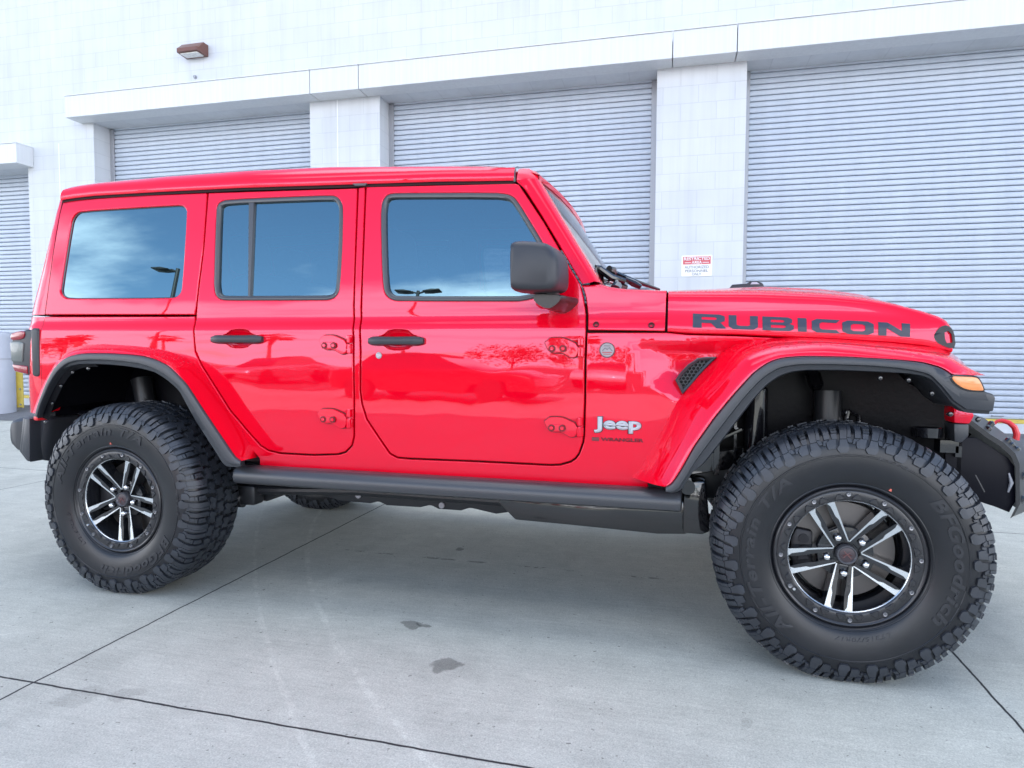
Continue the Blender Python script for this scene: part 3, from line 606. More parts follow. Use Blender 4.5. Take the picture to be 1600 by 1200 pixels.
# ================================================================ VEHICLE
D = {
  'qtr_top': [(-3.572, 1.854), (-3.534, 1.858), (-3.169, 1.86), (-2.712, 1.848), (-2.708, 1.576), (-2.721, 1.33), (-2.725, 1.268), (-3.618, 1.277), (-3.612, 1.352), (-3.601, 1.593), (-3.586, 1.788)],
  'qtr_glass': [(-3.453, 1.794), (-3.161, 1.794), (-2.882, 1.793), (-2.849, 1.79), (-2.828, 1.776), (-2.818, 1.754), (-2.81, 1.399), (-2.818, 1.372), (-2.838, 1.356), (-2.874, 1.351), (-3.303, 1.356), (-3.476, 1.359), (-3.505, 1.368), (-3.523, 1.385), (-3.53, 1.408), (-3.506, 1.735), (-3.498, 1.764), (-3.48, 1.784)],
  'rdoor': [(-2.71, 1.847), (-1.933, 1.821), (-1.918, 1.297), (-1.908, 1.166), (-1.905, 0.9062), (-1.909, 0.7417), (-1.921, 0.6994), (-1.951, 0.67), (-1.989, 0.6584), (-2.108, 0.6495), (-2.276, 0.6497), (-2.337, 0.6601), (-2.375, 0.6804), (-2.413, 0.7168), (-2.529, 0.8369), (-2.678, 1.043), (-2.71, 1.104), (-2.717, 1.167), (-2.723, 1.237), (-2.721, 1.33), (-2.708, 1.576)],
  'fdoor': [(-1.896, 1.825), (-1.221, 1.797), (-1.204, 1.791), (-1.094, 1.628), (-0.9711, 1.423), (-0.9378, 1.372), (-0.9237, 1.321), (-0.9134, 1.258), (-0.9098, 1.188), (-0.9127, 1.074), (-0.912, 0.9148), (-0.9156, 0.7767), (-0.918, 0.7538), (-0.933, 0.7101), (-0.9481, 0.689), (-0.966, 0.6753), (-1.01, 0.6603), (-1.054, 0.6568), (-1.113, 0.6569), (-1.369, 0.6571), (-1.653, 0.6544), (-1.708, 0.6559), (-1.743, 0.6723), (-1.797, 0.7459), (-1.847, 0.8157), (-1.869, 0.881), (-1.876, 0.9329), (-1.874, 1.102), (-1.883, 1.296)],
  'fwin': [(-1.814, 1.683), (-1.814, 1.734), (-1.807, 1.761), (-1.793, 1.778), (-1.772, 1.784), (-1.739, 1.784), (-1.309, 1.76), (-1.254, 1.751), (-1.232, 1.741), (-1.215, 1.726), (-1.182, 1.678), (-1.105, 1.556), (-1.058, 1.477), (-1.04, 1.425), (-1.039, 1.387), (-1.054, 1.357), (-1.084, 1.334), (-1.122, 1.321), (-1.175, 1.311), (-1.214, 1.31), (-1.712, 1.319), (-1.742, 1.325), (-1.763, 1.339), (-1.776, 1.358), (-1.784, 1.385), (-1.796, 1.474)],
  'rwin': [(-2.655, 1.755), (-2.651, 1.782), (-2.636, 1.797), (-2.599, 1.805), (-2.278, 1.799), (-2.06, 1.793), (-2.036, 1.786), (-2.019, 1.772), (-2.005, 1.75), (-1.999, 1.721), (-1.991, 1.55), (-1.991, 1.382), (-1.997, 1.358), (-2.011, 1.34), (-2.032, 1.331), (-2.059, 1.328), (-2.54, 1.335), (-2.588, 1.338), (-2.609, 1.348), (-2.623, 1.363), (-2.632, 1.395), (-2.636, 1.425)],
  'rdiv': [(-2.489, 1.785), (-2.453, 1.785), (-2.435, 1.35), (-2.455, 1.351)],
  'cowl': [(-0.9061, 1.189), (-0.9109, 1.258), (-0.92, 1.321), (-0.9352, 1.368), (-0.8514, 1.366), (-0.8314, 1.359), (-0.8016, 1.351), (-0.7405, 1.345), (-0.6079, 1.339), (-0.6107, 1.184)],
  'handle_r': [(-2.612, 1.18), (-2.348, 1.131)],
  'handle_f': [(-1.83, 1.174), (-1.582, 1.122)],
  'bowl_r': [(-2.529, 1.202), (-2.423, 1.121)],
  'bowl_f': [(-1.754, 1.197), (-1.647, 1.114)],
  'lock': [(-1.788, 1.089)],
  'hinge_ru': [(-2.064, 1.179), (-1.91, 1.088)],
  'hinge_rl': [(-2.074, 0.862), (-1.914, 0.7693)],
  'hinge_fu': [(-1.071, 1.167), (-0.9182, 1.079)],
  'hinge_fl': [(-1.071, 0.8564), (-0.9193, 0.7689)],
  'badge': [(-0.8284, 1.115), (-0.7979, 1.115)],
  'screws': [(-0.8735, 1.213), (-0.6642, 1.209)],
  'vent': [(-0.575, 1.004), (-0.5568, 1.031), (-0.5294, 1.062), (-0.4928, 1.088), (-0.4606, 1.092), (-0.4216, 1.092), (-0.4486, 1.063), (-0.4847, 1.022), (-0.5141, 0.9832), (-0.5461, 0.9478)],
  'mirror': [(-1.157, 1.492), (-1.15, 1.505), (-1.125, 1.511), (-1.053, 1.505), (-1.018, 1.496), (-0.9956, 1.474), (-0.9814, 1.444), (-0.9776, 1.406), (-0.9772, 1.353), (-0.9852, 1.331), (-1.006, 1.323), (-1.058, 1.322), (-1.134, 1.326), (-1.151, 1.333), (-1.156, 1.35)],
  'mirrorbase': [(-1.093, 1.323), (-1.056, 1.326), (-0.9944, 1.321), (-0.9641, 1.317), (-0.9603, 1.299), (-0.9891, 1.27), (-1.018, 1.258), (-1.055, 1.271), (-1.085, 1.294)],
  'marker': [(0.2789, 1.03), (0.284, 1.037), (0.2929, 1.038), (0.3496, 1.036), (0.3586, 1.029), (0.3661, 1.015), (0.3767, 0.9886), (0.3601, 0.9872), (0.3425, 0.9879), (0.3194, 0.9921), (0.3013, 1.002), (0.2847, 1.018)],
  'front_flare_upper': [(-0.7269, 0.6238), (-0.6983, 0.6602), (-0.663, 0.7263), (-0.611, 0.825), (-0.5666, 0.9172), (-0.5257, 0.9782), (-0.469, 1.044), (-0.4126, 1.099), (-0.3788, 1.123), (-0.345, 1.14), (-0.2999, 1.15), (-0.2438, 1.16), (-0.1324, 1.164), (-0.0221, 1.16), (0.1825, 1.146), (0.3026, 1.133), (0.3454, 1.125), (0.3819, 1.11), (0.4188, 1.078), (0.4538, 1.037)],
  'front_flare_edge': [(-0.5984, 0.6259), (-0.5763, 0.6387), (-0.546, 0.6888), (-0.5015, 0.7778), (-0.4342, 0.8822), (-0.3659, 0.9723), (-0.3149, 1.034), (-0.2905, 1.056), (-0.2642, 1.074), (-0.2399, 1.085), (-0.2136, 1.092), (-0.1493, 1.097), (-0.0156, 1.095), (0.1273, 1.087), (0.2017, 1.08), (0.2551, 1.064), (0.2718, 1.054), (0.2885, 1.04), (0.3261, 1.039), (0.3564, 1.038)],
  'front_flare_face': [(-0.5977, 0.6078), (-0.5601, 0.6112), (-0.5323, 0.6575), (-0.4943, 0.7278), (-0.4274, 0.8276), (-0.3556, 0.9301), (-0.3211, 0.9751), (-0.2949, 1.006), (-0.2608, 1.037), (-0.2247, 1.057), (-0.1647, 1.068), (-0.0468, 1.068), (0.0681, 1.064), (0.1431, 1.057), (0.1986, 1.047), (0.23, 1.035), (0.2582, 1.003), (0.292, 0.9585), (0.3286, 0.9308), (0.3992, 0.9266)],
  'front_flare_inner': [(-0.5758, 0.6026), (-0.5448, 0.6114), (-0.5063, 0.6827), (-0.4718, 0.7073), (-0.4087, 0.7965), (-0.3427, 0.8932), (-0.302, 0.9521), (-0.2616, 0.9993), (-0.2273, 1.025), (-0.1911, 1.041), (-0.1409, 1.048), (-0.042, 1.049), (0.1023, 1.044), (0.1774, 1.04), (0.2239, 1.03), (0.2389, 1.018), (0.2618, 0.9896), (0.2959, 0.9448), (0.3329, 0.9168), (0.3988, 0.9146)],
  'rear_flare_upper': [(-3.534, 0.809, 0.915), (-3.51, 0.8612, 0.912), (-3.481, 0.9344, 0.905), (-3.454, 0.9921, 0.893), (-3.427, 1.05, 0.875), (-3.415, 1.077, 0.858), (-3.405, 1.099, 0.84), (-3.362, 1.123, 0.822), (-3.318, 1.133, 0.81), (-3.231, 1.136, 0.802), (-3.049, 1.127, 0.798), (-2.949, 1.118, 0.798), (-2.85, 1.101, 0.798), (-2.776, 1.077, 0.798), (-2.727, 1.051, 0.798), (-2.658, 0.9788, 0.798), (-2.558, 0.858, 0.798), (-2.462, 0.7354, 0.798), (-2.416, 0.6669, 0.798), (-2.409, 0.6231, 0.798)],
  'rear_flare_edge': [(-3.492, 0.7966), (-3.475, 0.8454), (-3.45, 0.8943), (-3.421, 0.9489), (-3.392, 0.9912), (-3.368, 1.024), (-3.333, 1.051), (-3.302, 1.071), (-3.268, 1.081), (-3.216, 1.09), (-3.165, 1.093), (-3.06, 1.093), (-2.95, 1.089), (-2.866, 1.082), (-2.798, 1.067), (-2.727, 1.037), (-2.637, 0.9606), (-2.549, 0.8439), (-2.395, 0.6495), (-2.366, 0.6357)],
  'rear_flare_face': [(-3.472, 0.7924), (-3.455, 0.838), (-3.43, 0.8836), (-3.398, 0.938), (-3.369, 0.9771), (-3.342, 1.007), (-3.311, 1.03), (-3.277, 1.048), (-3.232, 1.057), (-3.188, 1.06), (-3.133, 1.062), (-3.062, 1.061), (-2.973, 1.056), (-2.882, 1.047), (-2.814, 1.03), (-2.75, 1.003), (-2.667, 0.9481), (-2.575, 0.8193), (-2.433, 0.6222), (-2.365, 0.6172)],
  'rear_flare_inner': [(-3.494, 0.7837), (-3.476, 0.8297), (-3.451, 0.8727), (-3.414, 0.9276), (-3.386, 0.9641), (-3.355, 0.9974), (-3.324, 1.019), (-3.286, 1.034), (-3.241, 1.04), (-3.193, 1.042), (-3.138, 1.042), (-3.066, 1.04), (-2.973, 1.034), (-2.885, 1.023), (-2.82, 1.01), (-2.759, 0.9795), (-2.693, 0.9326), (-2.615, 0.8077), (-2.462, 0.6034), (-2.397, 0.6039)]}
veh = empty('off_road_vehicle', (-1.5, 0, 0))
tag(veh, 'shiny red lifted four-door off-road vehicle with black flares and huge all-terrain tyres', 'off-road vehicle')
OFF = (1.5, 0, 0)
def part(name, bm, m, parent=None, ang=35, flat=False): return obj(name, bm, m, parent or veh, ang, flat, OFF if parent is None else None)
def spanel(name, outline, holes, side, m, parent=None, **k): return panel(name, outline, holes, side, m, parent or veh, loc=OFF if parent is None else None, **k)
def mid(a, b, n, t=.5): return [tuple(u + (v - u) * t for u, v in zip(p, q)) for p, q in zip(resample(a, n), resample(b, n))]
fA, fB, fC, fD = (D[k] for k in ('front_flare_upper', 'front_flare_edge', 'front_flare_face', 'front_flare_inner'))
rA, rB, rC, rD = (D[k] for k in ('rear_flare_upper', 'rear_flare_edge', 'rear_flare_face', 'rear_flare_inner'))
XB = lambda z: -3.625 - .145 * min(1, max(0, (1.87 - z) / .58))      # rear face of the body
farch = mid(fA, fC, 30, .45); rA2 = [p[:2] for p in rA]; rarch = mid(rA2, rC, 30, .45)
# ---- tub: quarter, pillars, rocker and wing in one pressed side
rd, fd = D['rdoor'], D['fdoor']
side_outline = [(-3.62, 1.274), (-2.7265, 1.266), (-2.7226, 1.2368), (-2.7166, 1.1673), (-2.7103, 1.1043), (-2.6779, 1.043), (-2.5287, .8369), (-2.413, .7168), (-2.3753, .6804), (-2.3371, .6601), (-2.2755, .6497), (-2.1084, .6495), (-1.9889, .6584), (-1.9513, .67), (-1.9207, .6994), (-1.9088, .7417), (-1.9052, .9062), (-1.9076, 1.1661), (-1.918, 1.297), (-1.9326, 1.822),
                (-1.896, 1.8249), (-1.8832, 1.2965), (-1.8739, 1.1021), (-1.8762, .9329), (-1.8693, .881), (-1.8465, .8157), (-1.7973, .7459), (-1.743, .6723), (-1.7083, .6559), (-1.6527, .6544), (-1.3692, .6571), (-1.1135, .6569), (-1.0535, .6568), (-1.0096, .6603), (-.966, .6753), (-.9481, .689), (-.933, .7101), (-.918, .7538), (-.9156, .7767), (-.912, .9148), (-.9115, 1.0741), (-.9098, 1.1845),
                (-.6107, 1.1841), (-.5967, 1.183), (-.5291, 1.1764), (-.357, 1.1716), (-.1324, 1.161), (.1824, 1.143), (.294, 1.1308), (.36, 1.10)]
side_outline += [p for p in reversed(farch) if p[0] < .33] + [(-.66, .566), (-1.112, .571), (-2.39, .57)] + [p for p in reversed(rarch) if p[0] > -3.47] + [(-3.53, .90), (-3.57, .82), (-3.585, .80), (-3.62, .80)]
XC = [-.76 + .03 * i for i in range(18)] + [-.2, -.1, 0, .1, .2]
PZC = sorted(ZC + [.90 + .018 * i for i in range(15)])
body = None
for s in (-1, 1):
    o = spanel('body' if s < 0 else 'body_side', side_outline, [], s, RED, zc=PZC, xc=XC)
    if s < 0: body = o
def inner(x, z): return min(Yb(x, z), yprof(z) + taper(x)) - .028
# dark sheet behind the shut lines
for s in (-1, 1):
    b = bmesh.new()
    sec = [[(x, s * (yprof(z) + taper(x) - .034), z) for z in (.60, .8, 1.0, 1.15, 1.2, 1.24, 1.30)] for x in (-2.74, -2.3, -1.9, -1.4, -.95, -.60)]
    loft(b, sec, flip=s > 0)
    for x0, x1 in ((-2.76, -2.66), (-1.99, -1.82), (-2.76, -2.66)):
        loft(b, [[(x, s * (yprof(z) - .034), z) for z in (1.30, 1.5, 1.7, 1.83)] for x in (x0, x1)], flip=s > 0)
    part('inner_sill', b, INNER)
# ---- doors
def ring_loft(b, o1, o2, f1, f2, flip=False):
    v1 = [b.verts.new(f1(*p)) for p in o1]; v2 = [b.verts.new(f2(*p)) for p in o2]; n = len(v1)
    for i in range(n):
        q = (v1[i], v1[(i + 1) % n], v2[(i + 1) % n], v2[i]); b.faces.new(q[::-1] if flip else q)
def smooth_closed(p): return smoothline(p, 1, True)
def bowl_poly(x0, x1, z0, z1):
    cx = (x0 + x1) / 2; w_ = (x1 - x0) / 2; zm = (z0 + z1) / 2
    return smooth_closed([(x0 - .035, zm + .012), (x0 - .012, zm + .018), (cx - w_ * .72, z1), (cx + w_ * .72, z1), (x1 + .012, zm + .018), (x1 + .035, zm + .012), (x1 + .035, zm - .016), (x1 + .012, zm - .02), (cx + w_ * .72, z0), (cx - w_ * .72, z0), (x0 - .012, zm - .02), (x0 - .035, zm - .016)])
def door(name, outline, win, bowl, handle, hinges, lock, s, div=None):
    wo = smooth_closed(win)
    bp_ = bowl_poly(bowl[0][0], bowl[1][0], bowl[1][1], bowl[0][1])
    d = spanel(name, outline, [wo, bp_], s, RED, r=.005, hgap=0)
    Y = lambda x, z, o_: s * (yprof(z) + o_)
    # window: rubber frame, then glass
    i1 = inset(wo, -.001); i2 = inset(wo, .008); i3 = inset(wo, .017); i4 = inset(wo, .021)
    b = bmesh.new(); fl = s > 0
    seq = [(i1, -.012), (i1, -.003), (inset(wo, .002), -.0005), (i2, .0005), (i3, -.002), (i4, -.009), (i4, -.02)]
    for (p, a), (q, c) in zip(seq, seq[1:]): ring_loft(b, p, q, lambda x, z, a=a: (x, Y(x, z, a), z), lambda x, z, c=c: (x, Y(x, z, c), z), fl)
    bmesh.ops.remove_doubles(b, verts=b.verts[:], dist=1e-6); bmesh.ops.recalc_face_normals(b, faces=b.faces[:])
    obj('window_seal', b, SEAL, d, ang=50)
    b = bmesh.new(); gp = dense(inset(wo, .0195), .04); vs = [b.verts.new((x, Y(x, z, -.016), z)) for x, z in gp]
    es = [b.edges.new((vs[i], vs[(i + 1) % len(vs)])) for i in range(len(vs))]; bmesh.ops.triangle_fill(b, use_beauty=True, edges=es, normal=(0, s, 0))
    for f in b.faces:
        if f.normal.y * s < 0: f.normal_flip()
    obj('window_glass', b, GLASS, d, normals=[tuple(Vector((0, s, .1405)).normalized()) for v in b.verts])
    if div:
        b = bmesh.new(); (xa, za), (xb, zb), (xc_, zc_), (xd, zd) = div
        loft(b, [[(xd + .002, Y(xd, zd, -.018), zd), (xd + .004, Y(xd, zd, -.004), zd), (xc_ - .006, Y(xc_, zc_, -.004), zc_), (xc_, Y(xc_, zc_, -.018), zc_)], [(xa + .002, Y(xa, za, -.018), za), (xa + .004, Y(xa, za, -.004), za), (xb - .006, Y(xb, zb, -.004), zb), (xb, Y(xb, zb, -.018), zb)]], flip=fl)
        obj('window_divider', b, SEAL, d, flat=True)
    # handle bowl
    b = bmesh.new(); p0 = inset(bp_, -.001); p1 = inset(bp_, .006); p2 = inset(bp_, .014)
    ring_loft(b, p0, p1, lambda x, z: (x, Y(x, z, -.006), z), lambda x, z: (x, Y(x, z, -.014), z), fl); ring_loft(b, p1, p2, lambda x, z: (x, Y(x, z, -.014), z), lambda x, z: (x, Y(x, z, -.024), z), fl)
    vs = [b.verts.new((x, Y(x, z, -.024), z)) for x, z in p2]; f = b.faces.new(vs)
    bmesh.ops.remove_doubles(b, verts=b.verts[:], dist=1e-6); bmesh.ops.recalc_face_normals(b, faces=b.faces[:]); obj('handle_recess', b, RED, d, ang=60)
    (hx0, hz1), (hx1, hz0) = handle; zm = (hz0 + hz1) / 2 + .002; b = bmesh.new(); yh = yprof(zm)
    n = 14; sec = []
    for i in range(n + 1):
        t = i / n; x = hx0 + (hx1 - hx0) * t; e = min(t, 1 - t) * n; hh = .021 * (1 if e > 1.2 else .62 + .32 * e / 1.2); hh *= 1 - .12 * math.sin(math.pi * t); yo = .018 + .016 * min(1, e / 2.2)
        sec.append([(x, s * (yh + yo * a), zm + hh * c) for a, c in ((.0, -.8), (.55, -1), (.92, -.72), (1, -.2), (1, .35), (.85, .82), (.5, 1), (0, .8))])
    loft(b, sec, closed=True); b.faces.new([v for v in b.verts[:]][0:8] if False else [b.verts[i] for i in range(8)] if b.verts.ensure_lookup_table() is None else None); b.faces.new([b.verts[len(b.verts) - 8 + i] for i in range(8)])
    bmesh.ops.recalc_face_normals(b, faces=b.faces[:])
    h = obj('door_handle', b, BLACKP, d, ang=40)
    if lock:
        b = bmesh.new(); b2 = bmesh.new(); lathe(b2, [(.001, -.0055), (.008, -.0055), (.0095, -.004), (.0125, -.004), (.0145, -.001), (.0145, .004)], 24); bmesh.ops.recalc_face_normals(b2, faces=b2.faces[:]); merge(b, b2, None, Matrix.Translation((lock[0], s * yprof(lock[1]), lock[1])) @ Matrix.Diagonal((1, -s, 1, 1))); bmesh.ops.recalc_face_normals(b, faces=b.faces[:]); obj('lock_cylinder', b, mat('lock_satin', (.42, .42, .44), .4, .6), d)
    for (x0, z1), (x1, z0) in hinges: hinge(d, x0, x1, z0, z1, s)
    return d
def hinge(d, x0, x1, z0, z1, s):
    zm = (z0 + z1) / 2; h_ = (z1 - z0) / 2; yb = yprof(zm); b = bmesh.new(); L_ = x1 - x0
    leaf = smoothline([(x0 + h_ * .75, z1 - .004), (x0 + L_ * .45, z1 - .004), (x0 + L_ * .60, z1 - .012), (x0 + L_ * .86, z1 - .030), (x0 + L_ * .86, z0 + .012), (x0 + L_ * .70, z0 + .004), (x0 + L_ * .52, z0 + .020), (x0 + L_ * .42, z0 + .026), (x0 + h_ * .75, z0 + .024), (x0 + .014, z0 + .034), (x0 + .003, zm + .014), (x0, zm + .022), (x0 + .010, z1 - .016), (x0 + .018, z1 - .007)], 1, True)
    def sl(poly, a, c, bev, mi=0):
        b2 = bmesh.new(); prism(b2, poly, -c, -a, bev, 2)
        merge(b, b2, mi, Matrix.Translation((0, s * yb, 0)) @ Matrix.Diagonal((1, -s, 1, 1)))
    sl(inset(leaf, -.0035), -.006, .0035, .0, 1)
    sl(leaf, .003, .017, .0025)
    sl([(x0 + L_ * .12, zm + .012), (x0 + L_ * .5, zm + .012), (x0 + L_ * .5, zm - .016), (x0 + L_ * .12, zm - .016)], .015, .0225, .002)
    for k in (.14, .42): sl(disc(x0 + L_ * k + .01, zm - .003, .008, 14), .02, .029, .002)
    for k in (.14, .42): sl(disc(x0 + L_ * k + .01, zm - .003, .0135, 16), .018, .0245, .0, 1)  # dark raised discs paint in the shade of recesses around the bolts
    for za, zb in ((z1 - .004, zm + .008), (zm + .004, z0 + .008)):
        b2 = bmesh.new(); tube(b2, [(x0 + L_ * .93, 0, zb), (x0 + L_ * .93, 0, zb + .004), (x0 + L_ * .93, 0, za - .004), (x0 + L_ * .93, 0, za)], [.010, .0125, .0125, .010], 12); merge(b, b2, 0, Matrix.Translation((0, s * (yb + .010), 0)))
    sl([(x0 + L_ * .86, z1 - .012), (x0 + L_ * 1.0, z1 - .006), (x0 + L_ * 1.0, zm + .010), (x0 + L_ * .86, zm + .012)], -.004, .012, .002)
    sl([(x0 + L_ * .90, zm), (x0 + L_ * 1.02, zm), (x0 + L_ * 1.02, z0 + .01), (x0 + L_ * .90, z0 + .01)], -.006, .010, .002)
    bmesh.ops.recalc_face_normals(b, faces=b.faces[:]); obj('hinge', b, [RED, HDARK], d, ang=22)
for s in (-1, 1):
    d = door('rear_door', rd, D['rwin'], D['bowl_r'], D['handle_r'], (D['hinge_ru'], D['hinge_rl']), None, s, D['rdiv'])
    d = door('front_door', fd, D['fwin'], D['bowl_f'], D['handle_f'], (D['hinge_fu'], D['hinge_fl']), D['lock'][0], s)
    # mirror on its arm
    m = D['mirror']; mb = D['mirrorbase']
    b = bmesh.new(); b2 = bmesh.new(); cx = sum(p[0] for p in m) / len(m); cz = sum(p[1] for p in m) / len(m)
    ms = smoothline(m, 1, True)
    secs = []
    for yy, k, dx in ((.850, .80, .012), (.862, .92, .010), (.885, .985, .006), (.93, 1.0, 0), (.985, .995, -.002), (1.01, .96, -.004), (1.024, .88, -.006), (1.030, .74, -.008)):
        secs.append([(cx + (x - cx) * k + dx * 1.5, s * yy, cz + (z - cz) * k) for x, z in ms])
    loft(b2, secs, closed=True); b2.verts.ensure_lookup_table(); n = len(ms)
    b2.faces.new([b2.verts[i] for i in range(n)]); b2.faces.new([b2.verts[len(b2.verts) - n + i] for i in range(n)]); bmesh.ops.recalc_face_normals(b2, faces=b2.faces[:]); merge(b, b2)
    mo = obj('mirror', b, BLACKP, d, ang=50)
    b = bmesh.new(); b2 = bmesh.new(); secs = []; cx2 = sum(p[0] for p in mb) / len(mb); cz2 = sum(p[1] for p in mb) / len(mb)
    mbs = smoothline(mb, 1, True)
    for yy, k, dx in ((.755, 1.10, .012), (.80, 1.05, .008), (.86, 1.0, 0), (.92, .95, -.006), (.95, .8, -.01)): secs.append([(cx2 + (x - cx2) * k + dx, s * yy, cz2 + (z - cz2) * k) for x, z in mbs])
    loft(b2, secs, closed=True); n = len(mbs); b2.verts.ensure_lookup_table(); b2.faces.new([b2.verts[i] for i in range(n)]); b2.faces.new([b2.verts[len(b2.verts) - n + i] for i in range(n)]); bmesh.ops.recalc_face_normals(b2, faces=b2.faces[:]); merge(b, b2)
    tube(b, [(-1.02, s * .90, 1.30), (-1.03, s * .93, 1.345)], [.03, .03], 12)
    obj('mirror_arm', b, mat('arm_plastic', (.022, .018, .018), .3), d, ang=50)
# ---- hard top
ht = None
qt = D['qtr_top']; qg = smooth_closed(D['qtr_glass'])
for s in (-1, 1):
    o = spanel('hard_top' if s < 0 else 'hard_top_side', qt, [qg], s, RED, r=.006, hthick=.02)
    if s < 0: ht = o
    b = bmesh.new(); gp = dense(inset(qg, -.004), .04); vs = [b.verts.new((x, s * (yprof(z) - .012), z)) for x, z in gp]
    es = [b.edges.new((vs[i], vs[(i + 1) % len(vs)])) for i in range(len(vs))]; bmesh.ops.triangle_fill(b, use_beauty=True, edges=es, normal=(0, s, 0))
    for f in b.faces:
        if f.normal.y * s < 0: f.normal_flip()
    obj('quarter_window', b, QGLASS, o, normals=[tuple(Vector((0, s, .1395)).normalized()) for v in b.verts])
    b = bmesh.new(); q1 = inset(qg, -.001); q2 = inset(qg, .004); ring_loft(b, q1, q2, lambda x, z: (x, s * (yprof(z) - .007), z), lambda x, z: (x, s * (yprof(z) - .011), z), s > 0); obj('glass_gasket', b, SEAL, o)
RZ = ((-3.572, 1.936, 1.858), (-3.54, 1.942, 1.862), (-3.48, 1.947, 1.866), (-3.3602, 1.951, 1.870), (-2.971, 1.955, 1.866), (-2.5169, 1.952, 1.858), (-2.0945, 1.940, 1.844), (-1.5505, 1.9066, 1.826), (-1.3754, 1.895, 1.817), (-1.2899, 1.885, 1.813), (-1.2448, 1.874, 1.811), (-1.226, 1.862, 1.81))
b = bmesh.new(); secs = []
for x, zr, zg in RZ:
    k = 1
    h = [(.655, zg + .004), (.703, zg - .004), (.7065, zg + .004), (.706, zg + .016), (.702, zg + .032), (.690, zg + .052), (.668, zr - .014), (.640, zr - .003), (.60, zr), (.45, zr + .006), (.2, zr + .012), (0, zr + .013)]
    secs.append([(x, -y * k, z) for y, z in h] + [(x, y * k, z) for y, z in reversed(h[:-1])])
loft(b, secs, flip=True)
for se in (secs[0], secs[-1]): b.faces.new([b.verts.new(p) for p in se])
bmesh.ops.recalc_face_normals(b, faces=b.faces[:]); roof = part('roof', b, RED, ang=30)
for s in (-1, 1):
    b = bmesh.new(); loft(b, [[(x, s * .70, zg - .016), (x, s * .693, zg + .004)] for x, zr, zg in RZ], flip=s > 0); obj('gutter_seal', b, INNER, roof)
b = bmesh.new(); b2 = bmesh.new(); prism(b2, [(-1.955, 1.838), (-1.885, 1.835), (-1.893, 1.824), (-1.942, 1.826)], -.7075, -.69, .001); merge(b, b2); obj('gutter_clip', b, SEAL, roof)
# rear end: hard-top corner and back, then the tub corner
def rear_sec(z, xs, inset_=0.0, y_off=0.0):
    xb = XB(z); y = yprof(z) - .0005; dx = xb - xs
    h = [(xs, y), (xs + .30 * dx, y - .002), (xs + .58 * dx, y - .012), (xs + .80 * dx, y - .032), (xs + .93 * dx, y - .062), (xs + .99 * dx, y - .10), (xb, y - .16), (xb - .008, .3), (xb - .01, 0)]
    return [(x, -q, z) for x, q in h] + [(x, q, z) for x, q in reversed(h[:-1])]
def cap_sec(z, xs, pull, yin):
    o_ = []
    for x, y, _ in rear_sec(1.862, -3.571):
        k = (x + 3.571) / (XB(1.862) + 3.571); yy = math.copysign(max(0, abs(y) - yin * (1 if abs(y) > .01 else 0)), y)
        o_.append((xs + k * (XB(1.862) + 3.571 + pull), yy, z + .012 * (1 - min(1, abs(yy) / .62))))
    return o_
top_secs = [cap_sec(1.885, -3.570, .003, .006), cap_sec(1.905, -3.569, .010, .017), cap_sec(1.922, -3.567, .022, .036), cap_sec(1.932, -3.564, .038, .062), cap_sec(1.936, -3.55, .06, .10)]
b = bmesh.new(); loft(b, [rear_sec(z, xs) for z, xs in ((1.282, -3.6155), (1.35, -3.6095), (1.45, -3.6045), (1.5929, -3.598), (1.70, -3.591), (1.7875, -3.583), (1.84, -3.575), (1.862, -3.571))] + [[(x + (.0 if abs(y) > .6 else 0), y, z) for x, y, z in tsec] for tsec in top_secs]); bmesh.ops.recalc_face_normals(b, faces=b.faces[:]); part('hard_top_back', b, RED, ang=60)
b = bmesh.new(); loft(b, [rear_sec(z, -3.6165) for z in (.79, .85, 1.0, 1.13, 1.195, 1.212, 1.225, 1.238, 1.255, 1.270)]); bmesh.ops.recalc_face_normals(b, faces=b.faces[:]); part('tailgate', b, RED, ang=60)
# ---- cowl, hood
for s in (-1, 1):
    cw = spanel('cowl_side', D['cowl'], [], s, RED, zc=[1.19, 1.2, 1.21, 1.22, 1.23, 1.24, 1.25, 1.27, 1.3, 1.33, 1.35], xc=(-.85, -.8, -.75, -.7, -.65))
    b = bmesh.new()
    for x, z in D['screws']:
        b2 = bmesh.new(); lathe(b2, [(.001, .001), (.0055, .001), (.006, -.003), (.0095, -.004), (.0115, -.001), (.0125, .003)], 16); bmesh.ops.recalc_face_normals(b2, faces=b2.faces[:]); merge(b, b2, None, Matrix.Translation((x, s * (Yb(x, z) + .001), z)) @ Matrix.Diagonal((1, -s, 1, 1)))
    bmesh.ops.recalc_face_normals(b, faces=b.faces[:]); islands('hinge_screw', b, mat('screw_dark', (.09, .02, .025), .3, .7), cw)
b = bmesh.new()      # cowl top between the hood and the windscreen
CT = ((-.935, 1.366), (-.90, 1.366), (-.862, 1.368), (-.845, 1.362), (-.82, 1.355), (-.77, 1.347), (-.70, 1.343), (-.612, 1.3385))
secs = []
for x, z in CT:
    y = Yb(x, z); h = [(y - .0035, z - .004), (y - .010, z + .001), (y - .03, z + .006), (.45, z + .022), (0, z + .045)]
    secs.append([(x, -q, k) for q, k in h] + [(x, q, k) for q, k in reversed(h[:-1])])
loft(b, secs); bmesh.ops.recalc_face_normals(b, faces=b.faces[:]); part('cowl_top', b, REDW, ang=50)
def lerp_tab(tab, x):
    if x <= tab[0][0]: return tab[0][1]
    for (a, b_), (c, d_) in zip(tab, tab[1:]):
        if x <= c: return b_ + (d_ - b_) * (x - a) / (c - a)
    return tab[-1][1]
SEAM = [(-.604, 1.188), (-.53, 1.181), (-.357, 1.177), (-.132, 1.166), (-.022, 1.1615), (.182, 1.148), (.294, 1.137), (.384, 1.115)]
